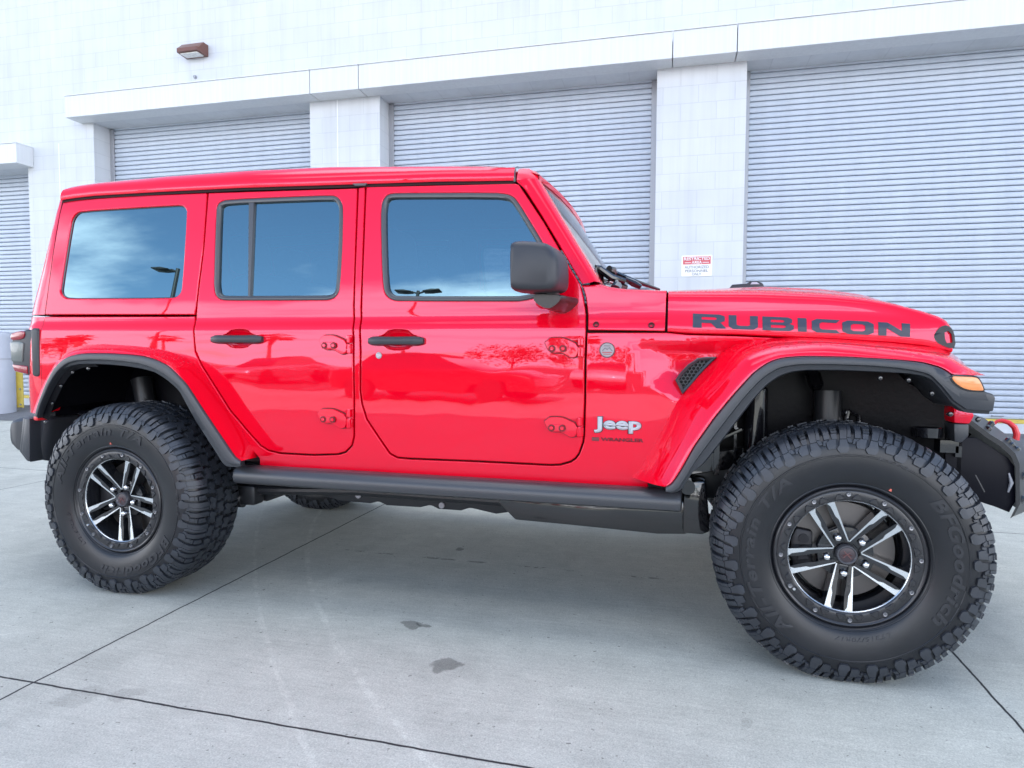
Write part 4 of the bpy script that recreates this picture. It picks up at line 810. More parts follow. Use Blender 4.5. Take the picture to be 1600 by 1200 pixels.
SHO = [(-.604, 1.332), (-.2895, 1.326), (-.13, 1.318), (-.02, 1.312), (.0892, 1.300), (.185, 1.284), (.2845, 1.258), (.335, 1.24), (.36, 1.222), (.372, 1.20), (.384, 1.165)]
TOPZ = [(-.61, 1.362), (-.45, 1.370), (-.208, 1.371), (0, 1.358), (.156, 1.334), (.27, 1.300), (.364, 1.268), (.41, 1.250), (.445, 1.232), (.468, 1.200), (.481, 1.155)]
b = bmesh.new(); secs = []; NU = 44
for i in range(NU + 1):
    u = i / NU; u = u if u < .8 else .8 + (u - .8) * (1 + .0 * u); u = 1 - (1 - u) ** 1.35
    xs = -.604 + (.384 + .604) * u; xt = -.61 + (.481 + .61) * u
    zs, zh = lerp_tab(SEAM, xs), lerp_tab(SHO, xs); zt = lerp_tab(TOPZ, xt)
    zs = min(zs, zh - .02); y = yprof(1.19) + taper(xs)
    yy = lambda z: yprof(z) + taper(xs)
    bul = .020 * math.sin(min(1, max(0, (u - .02) / .9)) * math.pi) ** .5
    xn = lambda k: xs + (xt - xs) * k
    dz = max(zt - zh, .004)
    h = [(xs, yy(zs) - .012, zs - .004), (xs, yy(zs) - .002, zs), (xs, yy(zs), zs + .004)] + [(xs, yy(zs + (zh - zs) * k), zs + (zh - zs) * k) for k in (.2, .4, .6, .75, .88)]
    yh = yy(zh - .012)
    h += [(xn(.02), yh - .006, zh - .004), (xn(.08), yh - .016, zh + .12 * dz), (xn(.18), yh - .036, zh + .30 * dz), (xn(.35), yh - .085, zh + .55 * dz), (xn(.55), yh - .15, zh + .74 * dz), (xn(.82), .44, zh + .93 * dz), (xn(.9), .40, zh + dz), (xn(.95), .37, zt + bul * .55), (xn(1), .34, zt + bul * .9), (xn(1.1), .2, zt + bul + .006), (xn(1.2), 0, zt + bul + .009)]
    secs.append([(x, -q, z) for x, q, z in h] + [(x, q, z) for x, q, z in reversed(h[:-1])])
loft(b, secs); bmesh.ops.recalc_face_normals(b, faces=b.faces[:]); hood = part('hood', b, REDW, ang=40)
# hood lettering
GL = {'R': ([(0, 0), (0, 1), (.82, 1), (.97, .88), (.97, .55), (.84, .42), (1, .06), (1, 0), (.72, 0), (.55, .36), (.27, .36), (.27, 0)], [[(.27, .60), (.27, .78), (.66, .78), (.72, .73), (.72, .65), (.66, .60)]]),
 'U': ([(0, 1), (.27, 1), (.27, .33), (.34, .25), (.66, .25), (.73, .33), (.73, 1), (1, 1), (1, .19), (.85, 0), (.15, 0), (0, .19)], []),
 'B': ([(0, 0), (0, 1), (.82, 1), (.95, .88), (.95, .62), (.87, .53), (1, .41), (1, .14), (.86, 0)], [[(.27, .61), (.27, .79), (.64, .79), (.70, .74), (.70, .66), (.64, .61)], [(.27, .21), (.27, .41), (.66, .41), (.74, .36), (.74, .27), (.66, .21)]]),
 'I': ([(0, 0), (0, 1), (1, 1), (1, 0)], []), 'C': ([(1, 1), (.18, 1), (0, .82), (0, .18), (.18, 0), (1, 0), (.86, .24), (.36, .24), (.27, .34), (.27, .66), (.36, .76), (.86, .76)], []),
 'O': ([(.18, 0), (0, .18), (0, .82), (.18, 1), (.82, 1), (1, .82), (1, .18), (.82, 0)], [[(.36, .24), (.27, .34), (.27, .66), (.36, .76), (.64, .76), (.73, .66), (.73, .34), (.64, .24)]]),
 'N': ([(0, 0), (0, 1), (.30, 1), (.74, .42), (.74, 1), (1, 1), (1, 0), (.70, 0), (.26, .58), (.26, 0)], [])}
HB_ = [(-.5139, 1.2008, .0531), (-.1320, 1.1850, .0507), (.2424, 1.1656, .0482)]
def hood_pt(x, q, lift, s):
    t0 = lerp_tab([(a, b_) for a, b_, c in HB_], x); hh = lerp_tab([(a, c) for a, b_, c in HB_], x); z = t0 + hh * q
    return Vector((x, s * (yprof(z) + taper(x) + lift), z))
spans = []
for ch, a, c in (('R', 1083, 1135), ('U', 1139.5, 1185), ('B', 1192, 1240), ('I', 1246, 1260), ('C', 1268, 1313), ('O', 1316, 1365), ('N', 1372, 1421)):
    f = lambda p: lerp_tab([(1082.5, -.5139), (1250, -.132), (1421.5, .2422)], p); spans.append((ch, f(a), f(c)))
for s in (-1, 1):
    b = bmesh.new(); order = spans if s < 0 else [(ch, -.5139 + .2422 - c, -.5139 + .2422 - a) for ch, a, c in spans]
    for ch, xa, xb in order:
        o_, hs = GL[ch]; es = []
        for lp in [o_] + hs:
            lp = dense(lp, .16); vs = []
            for p, q in lp:
                p = p if s < 0 else 1 - p
                vs.append(b.verts.new(hood_pt(xa + (xb - xa) * p, q, .0012, s)))
            es += [b.edges.new((vs[i], vs[(i + 1) % len(vs)])) for i in range(len(vs))]
        bmesh.ops.triangle_fill(b, use_beauty=True, edges=es, normal=(0, s, 0))
    bmesh.ops.solidify(b, geom=b.faces[:], thickness=.0006) if False else None
    obj('hood_lettering', b, DECAL, hood, flat=True)
# hood latch
for s in (-1, 1):
    lt = smoothline([(.318, 1.168), (.334, 1.196), (.352, 1.208), (.370, 1.204), (.384, 1.184), (.391, 1.128), (.372, 1.126), (.350, 1.136), (.330, 1.146)], 1, True)
    hl = [(.354, 1.182), (.366, 1.188), (.377, 1.176), (.381, 1.146), (.362, 1.144), (.356, 1.160)]
    b = bmesh.new()
    def solid_with_hole(b, outer, hole, y0, y1):
        ring_loft(b, resample(outer + outer[:1], 25)[:-1], resample(hole + hole[:1], 25)[:-1], lambda x, z: (x, y0, z), lambda x, z: (x, y0, z))
        ring_loft(b, outer, outer, lambda x, z: (x, y0, z), lambda x, z: (x, y1, z)); ring_loft(b, hole, hole, lambda x, z: (x, y0, z), lambda x, z: (x, y1, z))
    solid_with_hole(b, lt, hl, s * .668, s * .632); bmesh.ops.remove_doubles(b, verts=b.verts[:], dist=1e-5); bmesh.ops.recalc_face_normals(b, faces=b.faces[:])
    lo = obj('hood_latch', b, BLACKP, hood, ang=40)
    b = bmesh.new(); prism(b, [(.310, 1.150), (.310, 1.178), (.330, 1.178), (.330, 1.150)], -.655 if s < 0 else .61, -.61 if s < 0 else .655, .003); obj('latch_bracket', b, RED, lo)
    b = bmesh.new(); tube(b, [(.36, s * .64, 1.14), (.372, s * .648, 1.16), (.370, s * .644, 1.185)], .006, 8); obj('latch_pin', b, TOWR, lo)
    b = bmesh.new(); prism(b, inset(hl, -.003), -.647 if s < 0 else .634, -.634 if s < 0 else .647, 0); obj('latch_core', b, DEEP, lo)
# hood stop with handle hole (black), on the far half of the hood
b = bmesh.new(); hp = [(-.345, 1.405), (-.315, 1.446), (-.245, 1.450), (-.232, 1.461), (-.195, 1.461), (-.172, 1.449), (-.150, 1.405)]
prism(b, hp, .12, .17, .004); part('hood_bumper', b, BLACKP)
b = bmesh.new(); prism(b, [(-.222, 1.4555), (-.200, 1.4555), (-.186, 1.445), (-.230, 1.445)], .1185, .12, 0); part('bumper_grip', b, SLAT)
# ---- windscreen frame and glass
WS0, WS1 = (-.866, 1.372), (-1.143, 1.822)     # lower and upper edge of the glass, x and z
def wsp(y, k, lift=0.0):
    bow = .030 * (1 - (y / .66) ** 2); x = WS0[0] + (WS1[0] - WS0[0]) * k + bow; z = WS0[1] + (WS1[1] - WS0[1]) * k + bow * .35
    return (x + lift * .85, y, z + lift * .52)
b = bmesh.new(); loft(b, [[wsp(y, k) for k in (0, .25, .5, .75, 1)] for y in (-.645, -.5, -.3, -.1, .1, .3, .5, .645)], flip=True); bmesh.ops.recalc_face_normals(b, faces=b.faces[:])
wf = bmesh.new()
fd_front = [(-1.2207, 1.8074), (-1.2043, 1.7966), (-1.0942, 1.6308), (-.9711, 1.4264), (-.938, 1.374)]
for s in (-1, 1):
    secs = []
    for (x, z), k in zip(smoothline(fd_front, 1), [0] * 99):
        kk = min(1.0, max(-.02, (z - WS0[1]) / (WS1[1] - WS0[1]))); g = wsp(s * .640, kk); y = yprof(z) - .002
        f = min(1, max(0, (z - 1.372) / .1)); e = min(1, max(0, (z - 1.70) / .1))
        xo = max(g[0] - .010, x + .03)
        secs.append([(x + .004, s * (y - .03), z), (x + .004, s * (y - .004), z), (x + .008, s * y, z + .001), (x + (xo - x) * .55, s * (y - .004), z + .004), (xo - .012, s * (y - .012), z + .010 - .004 * e), (xo + .004, s * (y - .028), z + .008), (g[0] + .006, s * .655, g[2] + .003), (g[0] + .001, s * .642, g[2]), (g[0] - .02, s * .642, g[2])])
    loft(wf, secs, flip=s > 0)
# header rail across the top
secs = []
for y in (-.66, -.64, -.5, -.3, 0, .3, .5, .64, .66):
    g = wsp(max(-.645, min(.645, y)), 1.0); e = 1 if abs(y) < .65 else .6; zr = 1.872 + .014 * (1 - (y / .66) ** 2) - (0.012 if abs(y) > .65 else 0)
    secs.append([(-1.222, y, zr - .06), (-1.222, y, zr - .004), (-1.205, y, zr - .002), (-1.18, y, zr - .006), (g[0] - .006, y, g[2] + .030 * e), (g[0] + .012, y, g[2] + .012), (g[0] + .008, y, g[2] - .006), (g[0] - .01, y, g[2] - .012)])
loft(wf, secs)
for s in (-1, 1):   # corner between the pillar and the header
    g = wsp(s * .645, 1.0)
    loft(wf, [[(-1.2165, s * (yprof(z_) - q), z_ + w_) for q, z_, w_ in ((.004, 1.803, 0), (.006, 1.82, .0), (.018, 1.842, .004), (.040, 1.852, .012))], [(-1.175, s * (yprof(z_) - q), z_ + w_) for q, z_, w_ in ((.0, 1.765, 0), (.006, 1.80, 0), (.020, 1.83, .004), (.042, 1.848, .016))], [(-1.135, s * (yprof(z_) - q), z_ + w_) for q, z_, w_ in ((.006, 1.738, .0), (.014, 1.77, 0), (.030, 1.80, .006), (.050, 1.822, .010))]], flip=s > 0)
bmesh.ops.recalc_face_normals(wf, faces=wf.faces[:]); wfo = part('windscreen_frame', wf, RED, ang=50)
obj('windscreen', b, WSGLASS, wfo)
for s in (-1, 1):
    b = bmesh.new(); hp_ = [(.7045, 1.80), (.7065, 1.812), (.7045, 1.828), (.700, 1.844), (.690, 1.860), (.672, 1.8705), (.65, 1.875)]
    loft(b, [[(-1.2275, s * y, z) for y, z in hp_], [(-1.2195, s * y, z + .001) for y, z in hp_]], flip=s > 0); bmesh.ops.recalc_face_normals(b, faces=b.faces[:]); obj('roof_seal', b, SEAL, wfo)
# frit band and lower glass edge
b = bmesh.new(); loft(b, [[wsp(y, k, .0015) for k in (-.01, .035)] for y in (-.645, -.5, -.3, -.1, .1, .3, .5, .645)], flip=True); obj('glass_border', b, GLOSSB, wfo)
# wipers
for y0, y1 in ((-.52, .02), (.04, .56)):
    b = bmesh.new(); p0 = Vector(wsp(y0, -.02, .02)); p1 = Vector(wsp(y0 + .05, .03, .035)); p2 = Vector(wsp(y1, .10, .02))
    tube(b, [p0 - Vector((.01, 0, .03)), p0, p1, p1 + (p2 - p1) * .5 + Vector((0, 0, .012)), p2], [.02, .018, .011, .008, .006], 8)
    for q in (-.22, .22):
        c = p1 + (p2 - p1) * .72; e = (p2 - p1).normalized()
    a_, c_ = Vector(wsp(y0 - .07, .05, .012)), Vector(wsp(y1 + .05, .135, .012)); tube(b, [a_, (a_ + c_) / 2, c_], .007, 6)
    tube(b, [p0 + Vector((.004, -.02, -.012)), p0 + Vector((.008, .03, .012))], [.026, .022], 10)
    obj('wiper', b, GLOSSB, wfo)
b = bmesh.new()
for y in (-.40, -.12, .2): tube(b, [(-.835, y, 1.385), (-.815, y + .01, 1.40), (-.79, y + .02, 1.395)], [.014, .016, .008], 8)
islands('washer_jet', b, GLOSSB, veh, loc=OFF)
b = bmesh.new(); tube(b, [(-.918, -.50, 1.472), (-.905, -.48, 1.468), (-.855, -.45, 1.432), (-.80, -.41, 1.418)], [.010, .017, .017, .013], 10); part('wiper_blade', b, GLOSSB)
b = bmesh.new(); tube(b, [(-.868, -.42, 1.470), (-.855, -.40, 1.466), (-.845, -.39, 1.452)], [.018, .021, .016], 10); tube(b, [(-.855, -.40, 1.462), (-.76, -.30, 1.428), (-.66, -.16, 1.402)], [.012, .011, .007], 8); part('wiper_arm', b, GLOSSB)
b = bmesh.new(); tube(b, [(-.80, -.40, 1.43), (-.765, -.38, 1.412), (-.735, -.36, 1.398)], [.010, .016, .012], 8); part('wiper_linkage', b, GLOSSB)
# ---- grille and headlamps
gx = lambda y: .482 - .20 * (abs(y) / .62) ** 2.2
b = bmesh.new(); loft(b, [[(gx(y) - .05 + .0, y, 1.13), (gx(y) + .0, y, 1.11), (gx(y) + .03, y, 1.0), (gx(y) + .03, y, .86), (gx(y) + .015, y, .80), (gx(y) - .05, y, .79)] for y in [-.50 + .05 * i for i in range(21)]]); bmesh.ops.recalc_face_normals(b, faces=b.faces[:]); gr = part('grille', b, RED)
b = bmesh.new()
for k in range(7):
    y = (k - 3) * .098; box(b, gx(y) + .018, gx(y) + .034, y - .03, y + .03, .85, 1.07)
islands('grille_slot', b, DARK, gr)
for s in (-1, 1):
    b = bmesh.new(); b2 = bmesh.new(); lathe(b2, [(.001, -.05), (.05, -.045), (.085, -.03), (.095, 0)], 28); bmesh.ops.recalc_face_normals(b2, faces=b2.faces[:]); merge(b, b2, None, Matrix.Translation((gx(.47) + .02, s * .47, .985)) @ Matrix.Rotation(rad(90), 4, 'Z')); obj('headlamp', b, CLEARL, gr)
# ---- flares
def crv(A, Bp, Cp, Dp, n=54):
    return [smoothline(resample(p, n), 1) for p in (A, Bp, Cp, Dp)]
def flare(A, Bp, Cp, Dp, s, front):
    a, b_, c, d = crv(A, Bp, Cp, Dp); n = len(a); secs = []; lip = []
    for i in range(n):
        u = i / (n - 1)
        if front: ya = Yb(a[i][0], a[i][1]); ya = min(ya + .004, .80) - .004
        else: ya = a[i][2] - .001
        ya += pocket(a[i][0], a[i][1])
        top = max(0, 1 - abs(u - (.62 if front else .45)) / .30)
        e = 1 - .12 * max(0, 1 - u / .04) - .0 * u
        P = lambda t, y: (a[i][0] + (b_[i][0] - a[i][0]) * t, s * y, a[i][1] + (b_[i][1] - a[i][1]) * t)
        t1, t2 = .34 + .30 * (1 - top), .46 + .27 * (1 - top)
        secs.append([P(-.05, min(ya - .03, .775)), P(0, ya + .001), P(t1 * .5, ya + (max(.899, ya + .004) - ya) * .5), P(t1 * .9, max(.890, ya + .003)), P(t1, max(.898, ya + .006)), P(t2, max(.9115, ya + .009)), P((t2 + 1) / 2, .925), P(.93, .9315), P(.985, .932), P(1.0, .928), P(1.0, .91)])
        B3, C3, D3 = (b_[i], c[i], d[i])
        nb = Vector((C3[0] - B3[0], C3[1] - B3[1])).normalized()
        Q = lambda p, q, t, y: (p[0] + (q[0] - p[0]) * t, s * y, p[1] + (q[1] - p[1]) * t)
        lip.append([Q(B3, C3, .0, .915), Q(B3, C3, .05, .936), Q(B3, C3, .12, .942), Q(B3, C3, .5, .946), Q(B3, C3, .92, .945), Q(B3, C3, 1, .939), Q(C3, D3, .06, .930), Q(C3, D3, .14, .929), Q(C3, D3, .85, .926), Q(C3, D3, 1, .920), Q(C3, D3, 1.0, .875)])
    m_ = bmesh.new(); loft(m_, secs, flip=s < 0)
    for se in (secs[0], secs[-1]): m_.faces.new([m_.verts.new(p) for p in se])
    bmesh.ops.recalc_face_normals(m_, faces=m_.faces[:]); fo = part('fender_flare', m_, REDW, ang=40)
    m_ = bmesh.new(); loft(m_, lip, flip=s < 0)
    for se in (lip[0], lip[-1]): m_.faces.new([m_.verts.new(p) for p in se])
    bmesh.ops.recalc_face_normals(m_, faces=m_.faces[:]); obj('flare_lip', m_, LIP, fo, ang=40)
    return fo
for s in (-1, 1):
    fo = flare(fA, fB, fC, fD, s, True)
    # front end of the lip: a thick black nose carrying the marker lamp
    nose = ([(.222, 1.040), (.262, 1.030), (.2885, 1.040), (.3564, 1.037), (.3785, .987), (.400, .981), (.4075, .968), (.4030, .925), (.330, .928), (.292, .957), (.258, 1.002)])
    b = bmesh.new(); prism(b, nose, -.9455 if s < 0 else .66, -.66 if s < 0 else .9455, .005, 2); obj('flare_nose', b, LIP, fo, ang=40)
    mk = smoothline(D['marker'], 1, True); b = bmesh.new(); ya, yb_ = (-.9535, -.90) if s < 0 else (.90, .9535); prism(b, inset(mk, .003), ya, yb_, .006, 3); mo = obj('marker_lamp', b, AMBER, fo, ang=50)
    b = bmesh.new(); ya, yb_ = (-.950, -.90) if s < 0 else (.90, .950); prism(b, inset(mk, -.002), ya, yb_, .002, 1); obj('lamp_bezel', b, GLOSSB, mo)
    flare(rA, rB, rC, rD, s, False)
    # liners: arch shell and inner wall
    for arch, xc_, nm in ((fD, -.03, 'front_liner'), (rD, -3.0, 'rear_liner')):
        a = smoothline(resample(arch, 30), 1); sh = [(xc_ + (x - xc_) * 1.01, .45 + (z - .45) * 1.012) for x, z in a if z > .69]
        b = bmesh.new(); ys_ = [.915, .90, .80, .62, .48, .40]
        loft(b, [[(xc_ + (x - xc_) * (1 - .10 * max(0, (.8 - y) / .4)), s * y, z + .05 * min(1, (.915 - y) / .15)) for x, z in sh] for y in ys_], flip=s < 0)
        x0, x1 = (-.68, .45) if xc_ > -1 else (-3.6, -2.3)
        loft(b, [[(x, s * (.43 + (.16 * max(0, (x - .05) / .40) if xc_ > -1 else .10 * math.sin((x - x0) / (x1 - x0) * 3.1))), z) for z in (.50, .7, .85, .95, 1.13 - .75 * max(0, x - .22))] for x in [x0 + (x1 - x0) * i / 12 for i in range(13)]], flip=s > 0)
        part(nm, b, LINER, ang=60)
        # bolt heads along the inner flange
        b = bmesh.new()
        pts = resample(arch, 15); pts = pts[:5] if xc_ < -1 else pts[-5:]
        for x, z in pts:
            k = 1.0; b2 = bmesh.new(); lathe(b2, [(.001, -.006), (.006, -.005), (.009, 0)], 10); bmesh.ops.recalc_face_normals(b2, faces=b2.faces[:]); merge(b, b2, None, Matrix.Translation((xc_ + (x - xc_) * .95, s * .905, z - .02)) @ Matrix.Diagonal((1, -s, 1, 1)))
        bmesh.ops.recalc_face_normals(b, faces=b.faces[:]); islands('liner_clip', b, GLOSSB, veh, loc=OFF)
        if xc_ < -1:
            b = bmesh.new(); secs = [[(xc_ + (x - xc_) * k, s * y, z - q) for k, y, q in ((.985, .905, .0), (.93, .895, .012))] for x, z in a[:20] if z > .69]; loft(b, secs, flip=s < 0); bmesh.ops.recalc_face_normals(b, faces=b.faces[:]); part('liner_flange', b, LINER)
# ---- wing vent with honeycomb
vo = D['vent']
for s in (-1, 1):
    ys = lambda x, z, o_: s * (yprof(z) + taper(x) + o_)
    b = bmesh.new(); i1, i2 = inset(vo, .0015), inset(vo, .012)
    for p, q, a, c in ((i1, i1, -.03, .004), (i1, inset(vo, .005), .004, .007), (inset(vo, .005), i2, .007, .003), (i2, i2, .003, -.02)): ring_loft(b, p, q, lambda x, z, a=a: (x, ys(x, z, a), z), lambda x, z, c=c: (x, ys(x, z, c), z), s > 0)
    bmesh.ops.remove_doubles(b, verts=b.verts[:], dist=1e-6); bmesh.ops.recalc_face_normals(b, faces=b.faces[:]); ve = part('wing_vent', b, LIP, ang=30)
    b = bmesh.new(); f = b.faces.new([b.verts.new((x, ys(x, z, -.012), z)) for x, z in i2]); 
    if f.normal.y * s < 0: f.normal_flip()
    obj('vent_backing', b, DARK, ve, flat=True)
    b = bmesh.new(); R_ = .0085
    def inside(p, poly):
        c_ = False
        for (x1, z1), (x2, z2) in zip(poly, poly[1:] + poly[:1]):
            if (z1 > p[1]) != (z2 > p[1]) and p[0] < (x2 - x1) * (p[1] - z1) / (z2 - z1) + x1: c_ = not c_
        return c_
    for iy in range(-2, 22):
        for ix in range(-2, 22):
            cx = -.58 + ix * R_ * 1.732 + (iy % 2) * R_ * .866; cz = .945 + iy * R_ * 1.5
            if inside((cx, cz), inset(vo, .010)):
                hx = [(cx + R_ * math.cos(rad(30 + 60 * k)), cz + R_ * math.sin(rad(30 + 60 * k))) for k in range(6)]
                hi = [(cx + (x - cx) * .76, cz + (z - cz) * .76) for x, z in hx]
                ring_loft(b, hx, hi, lambda x, z: (x, ys(x, z, -.003), z), lambda x, z: (x, ys(x, z, -.003), z), s > 0); ring_loft(b, hi, hi, lambda x, z: (x, ys(x, z, -.003), z), lambda x, z: (x, ys(x, z, -.012), z), s > 0)
    obj('honeycomb', b, BLACKP, ve, flat=True)
    # badges
    x, z = D['badge'][0]; b = bmesh.new()
    def dome(prof, mi, n=28):
        b2 = bmesh.new(); lathe(b2, prof, n); bmesh.ops.recalc_face_normals(b2, faces=b2.faces[:]); merge(b, b2, mi, Matrix.Translation((x, s * Yb(x, z), z)) @ Matrix.Diagonal((1, -s, 1, 1)))
    dome([(.0265, -.0035), (.0275, -.005), (.0295, -.0045), (.030, .001)], 0); dome([(.001, -.0035), (.0265, -.0035)], 1)
    def rib(p, r_, mi):
        b2 = bmesh.new(); tube(b2, [(x + px_ * -s if s > 0 else x + px_, s * (Yb(x, z) + .0038), z + pz) for px_, pz in p], r_, 5); merge(b, b2, mi)
    rib([(-.018, -.003), (-.008, .008), (0, .002), (.008, .010), (.019, -.003)], .0014, 2); rib([(-.019, -.009), (.019, -.009)], .0016, 3); rib([(-.015, -.016), (.015, -.016)], .0013, 3); rib([(-.012, .016), (.012, .016)], .0016, 2)
    bmesh.ops.recalc_face_normals(b, faces=b.faces[:]); bo = part('round_badge', b, [mat('badge_ring', (.10, .05, .06), .3, .4), mat('badge_face', (.30, .27, .29), .35, .4), mat('badge_ink', (.16, .14, .15), .5), mat('badge_red', (.5, .06, .07), .4)])
    def word(txt, bx, wd, hh, m_, h_, bold, spacing=1, sh=0):
        t = text_bm(txt, 1, bold, sh, spacing); x0, x1, z0, z1 = bounds(t); zt, zb = bx
        fn = lambda px_, q, d_: (lambda xx, zz: Vector((xx, s * (Yb(xx, zz) + d_), zz)))(wd[0] + (wd[1] - wd[0]) * ((px_ - x0) / (x1 - x0) if s < 0 else 1 - (px_ - x0) / (x1 - x0)), zb + (q - z0) / (z1 - z0) * (zt - zb))
        thicken(t, fn, h_); return part('badge_lettering', t, m_, flat=True)
    word('Jeep', (.8575, .795), (-.876, -.6955), 0, SILV, .004, .042, 1.02)
    word('Jeep', (.8595, .793), (-.878, -.6935), 0, GLOSSB, .002, .062, .98)
    word('WRANGLER', (.7768, .7632), (-.849, -.687), 0, mat('badge_dark', (.11, .008, .012), .4), .0025, .03)
    b = bmesh.new(); prism(b, [(-.884, .7625), (-.856, .7625), (-.856, .7765), (-.884, .7765)], s * (Yb(-.87, .77) + .002) - .001, s * (Yb(-.87, .77)) + .001, .001, 1); part('flag_badge', b, mat('badge_flag', (.16, .03, .035), .4))
# ---- rock rail, chassis and running gear
for s in (-1, 1):
    b = bmesh.new(); secs = []
    for x, k in ((-2.468, .7), (-2.462, .95), (-2.45, 1), (-1.5, 1), (-.56, 1), (-.546, .97), (-.541, .75)):
        h = [(.775, .585), (.80, .594), (.845, .5925), (.864, .582), (.874, .564), (.877, .545), (.872, .527), (.855, .518), (.80, .518), (.775, .53)]
        secs.append([(x, s * (.80 + (y - .80) * k), .555 + (z - .555) * k) for y, z in h])
    loft(b, secs, closed=True); b.verts.ensure_lookup_table(); b.faces.new([b.verts[i] for i in range(10)]); b.faces.new([b.verts[len(b.verts) - 10 + i] for i in range(10)])
    bmesh.ops.recalc_face_normals(b, faces=b.faces[:]); part('rock_rail', b, RAILM, ang=45)
    b = bmesh.new(); box(b, -3.75, .52, s * .42, s * .52, .50, .64); bevel(b, .012, 2); part('frame_rail', b, STEELB)
    b = bmesh.new()
    for x in (-2.3, -1.75, -1.2, -.72): box(b, x - .03, x + .03, s * .5, s * .80, .525, .56)
    islands('rail_bracket', b, STEELB, veh, loc=OFF)
b = bmesh.new()       # under-floor: skid plate, tank guard and cross members
sk = [(-1.3107, .455), (-1.2327, .3834), (-.9977, .3782), (-.6352, .3676), (-.53, .3745), (-.477, .3876), (-.4603, .4175), (-.4625, .50), (-.60, .52), (-.655, .505), (-.70, .500), (-.80, .502), (-.84, .485), (-.87, .50), (-.93, .505), (-.96, .485), (-.99, .485), (-1.01, .51), (-1.05, .515), (-1.075, .49), (-1.10, .49), (-1.12, .515), (-1.26, .515)]
prism(b, sk, -.64, -.20, .012, 2); prism(b, [(x, z) for x, z in sk], .20, .64, .012, 2); skid = part('skid_plate', b, GLOSSB)
b = bmesh.new()
for x in (-.98, -.855, -.70):
    tube(b, [(x, -.655, .507), (x, -.60, .507)], .014, 10); tube(b, [(x, .60, .507), (x, .655, .507)], .014, 10)
islands('skid_bolt', b, CHROME, skid)
b = bmesh.new(); prism(b, [(-.535, .60), (-.45, .60), (-.43, .40), (-.46, .385), (-.535, .385)], -.66, -.42, .01); tube(b, [(-.52, -.675, .575), (-.52, -.62, .575)], .03, 14); part('front_mount', b, GLOSSB)
b = bmesh.new(); un = [(-2.75, .42), (-2.6115, .372), (-2.5264, .36), (-2.4528, .40), (-2.2206, .41), (-2.1165, .39), (-1.9635, .388), (-1.92, .40), (-1.88, .384), (-1.7101, .386), (-1.66, .40), (-1.62, .384), (-1.5106, .384), (-1.47, .40), (-1.3447, .38), (-1.25, .40), (-1.25, .56), (-2.75, .56)]
prism(b, un, -.55, .55, .01); un_o = part('under_tray', b, STEELB)
b = bmesh.new()
for x, z in ((-2.02, .425), (-1.60, .405)): tube(b, [(x, -.558, z), (x, -.548, z)], .014, 10)
islands('tray_hole_disc', b, mat('hole_ground_grey', (.25, .25, .27), .4, .6), un_o)  # grey discs added for the bright ground showing through holes in the tray
b = bmesh.new(); tube(b, [(-2.55, -.60, .43), (-2.0, -.585, .455), (-1.3, -.58, .45)], .022, 10); tube(b, [(-2.72, -.62, .375), (-2.60, -.62, .375)], .03, 12); islands('exhaust_pipe', b, STEELB, veh, loc=OFF)
b = bmesh.new(); tube(b, [(-2.625, -.66, .39), (-2.625, -.64, .39)], [.02, .02], 14); part('arm_bolt', b, CHROME)
b = bmesh.new(); box(b, -2.72, -2.52, -.645, -.56, .36, .46); bevel(b, .02, 2); part('arm_bracket', b, STEELB)
for xa, nm in ((0, 'front_axle'), (-3.008, 'rear_axle')):
    b = bmesh.new(); tube(b, [(xa, -.70, .43), (xa, -.3, .43), (xa, -.2, .43), (xa, .0, .43), (xa, .2, .43), (xa, .7, .43)], [.05, .045, .12, .15, .06, .05], 14)
    for s in (-1, 1):
        tube(b, [(xa + (.02 if xa == 0 else -.10), s * .58, .42), (xa + (.02 if xa == 0 else -.22), s * .56, .86)], [.034, .034], 12)
        tube(b, [(xa + (.0 if xa == 0 else -.16), s * .575, .64), (xa + (.0 if xa == 0 else -.25), s * .55, .96)], [.045, .05], 14)
        tube(b, [(xa, s * .5, .38), (xa + (-.75 if xa == 0 else .62), s * .48, .42)], [.028, .028], 10)
    part(nm, b, STEELB)
    b = bmesh.new()
    for s in (-1, 1):
        pts = [(xa + .02 + .062 * math.cos(t), s * .47 + .062 * math.sin(t), .50 + .38 * t / 44) for t in [k * .35 for k in range(126)]]
        tube(b, pts, .0085, 6)
    islands('coil_spring', b, GLOSSB, veh, loc=OFF)
# damper reservoir, fender braces and brake hose in the front arch
b = bmesh.new(); tube(b, [(-.262, -.56, .60), (-.262, -.56, .62), (-.262, -.56, .965), (-.262, -.56, .985)], [.03, .046, .046, .02], 18); box(b, -.345, -.335, -.60, -.50, .6, 1.0); box(b, -.42, -.40, -.62, -.5, .62, .94); islands('damper_can', b, GLOSSB, veh, loc=OFF)
b = bmesh.new(); box(b, -.60, -.30, -.66, -.60, .735, .75, rot=Matrix.Rotation(rad(-28), 3, 'Y')); box(b, -.60, -.25, -.55, -.52, .62, .70, rot=Matrix.Rotation(rad(-12), 3, 'Y')); bevel(b, .004, 1); islands('fender_brace', b, GLOSSB, veh, loc=OFF)
b = bmesh.new(); tube(b, [(.09, -.49, .88), (.07, -.50, .80), (.075, -.50, .76), (.13, -.50, .76), (.125, -.49, .86), (.09, -.49, .88)], .009, 8); tube(b, [(-.05, -.52, 1.02), (-.04, -.55, .98), (-.035, -.53, .95)], [.03, .028, .012], 10); islands('brake_hose', b, GLOSSB, veh, loc=OFF)
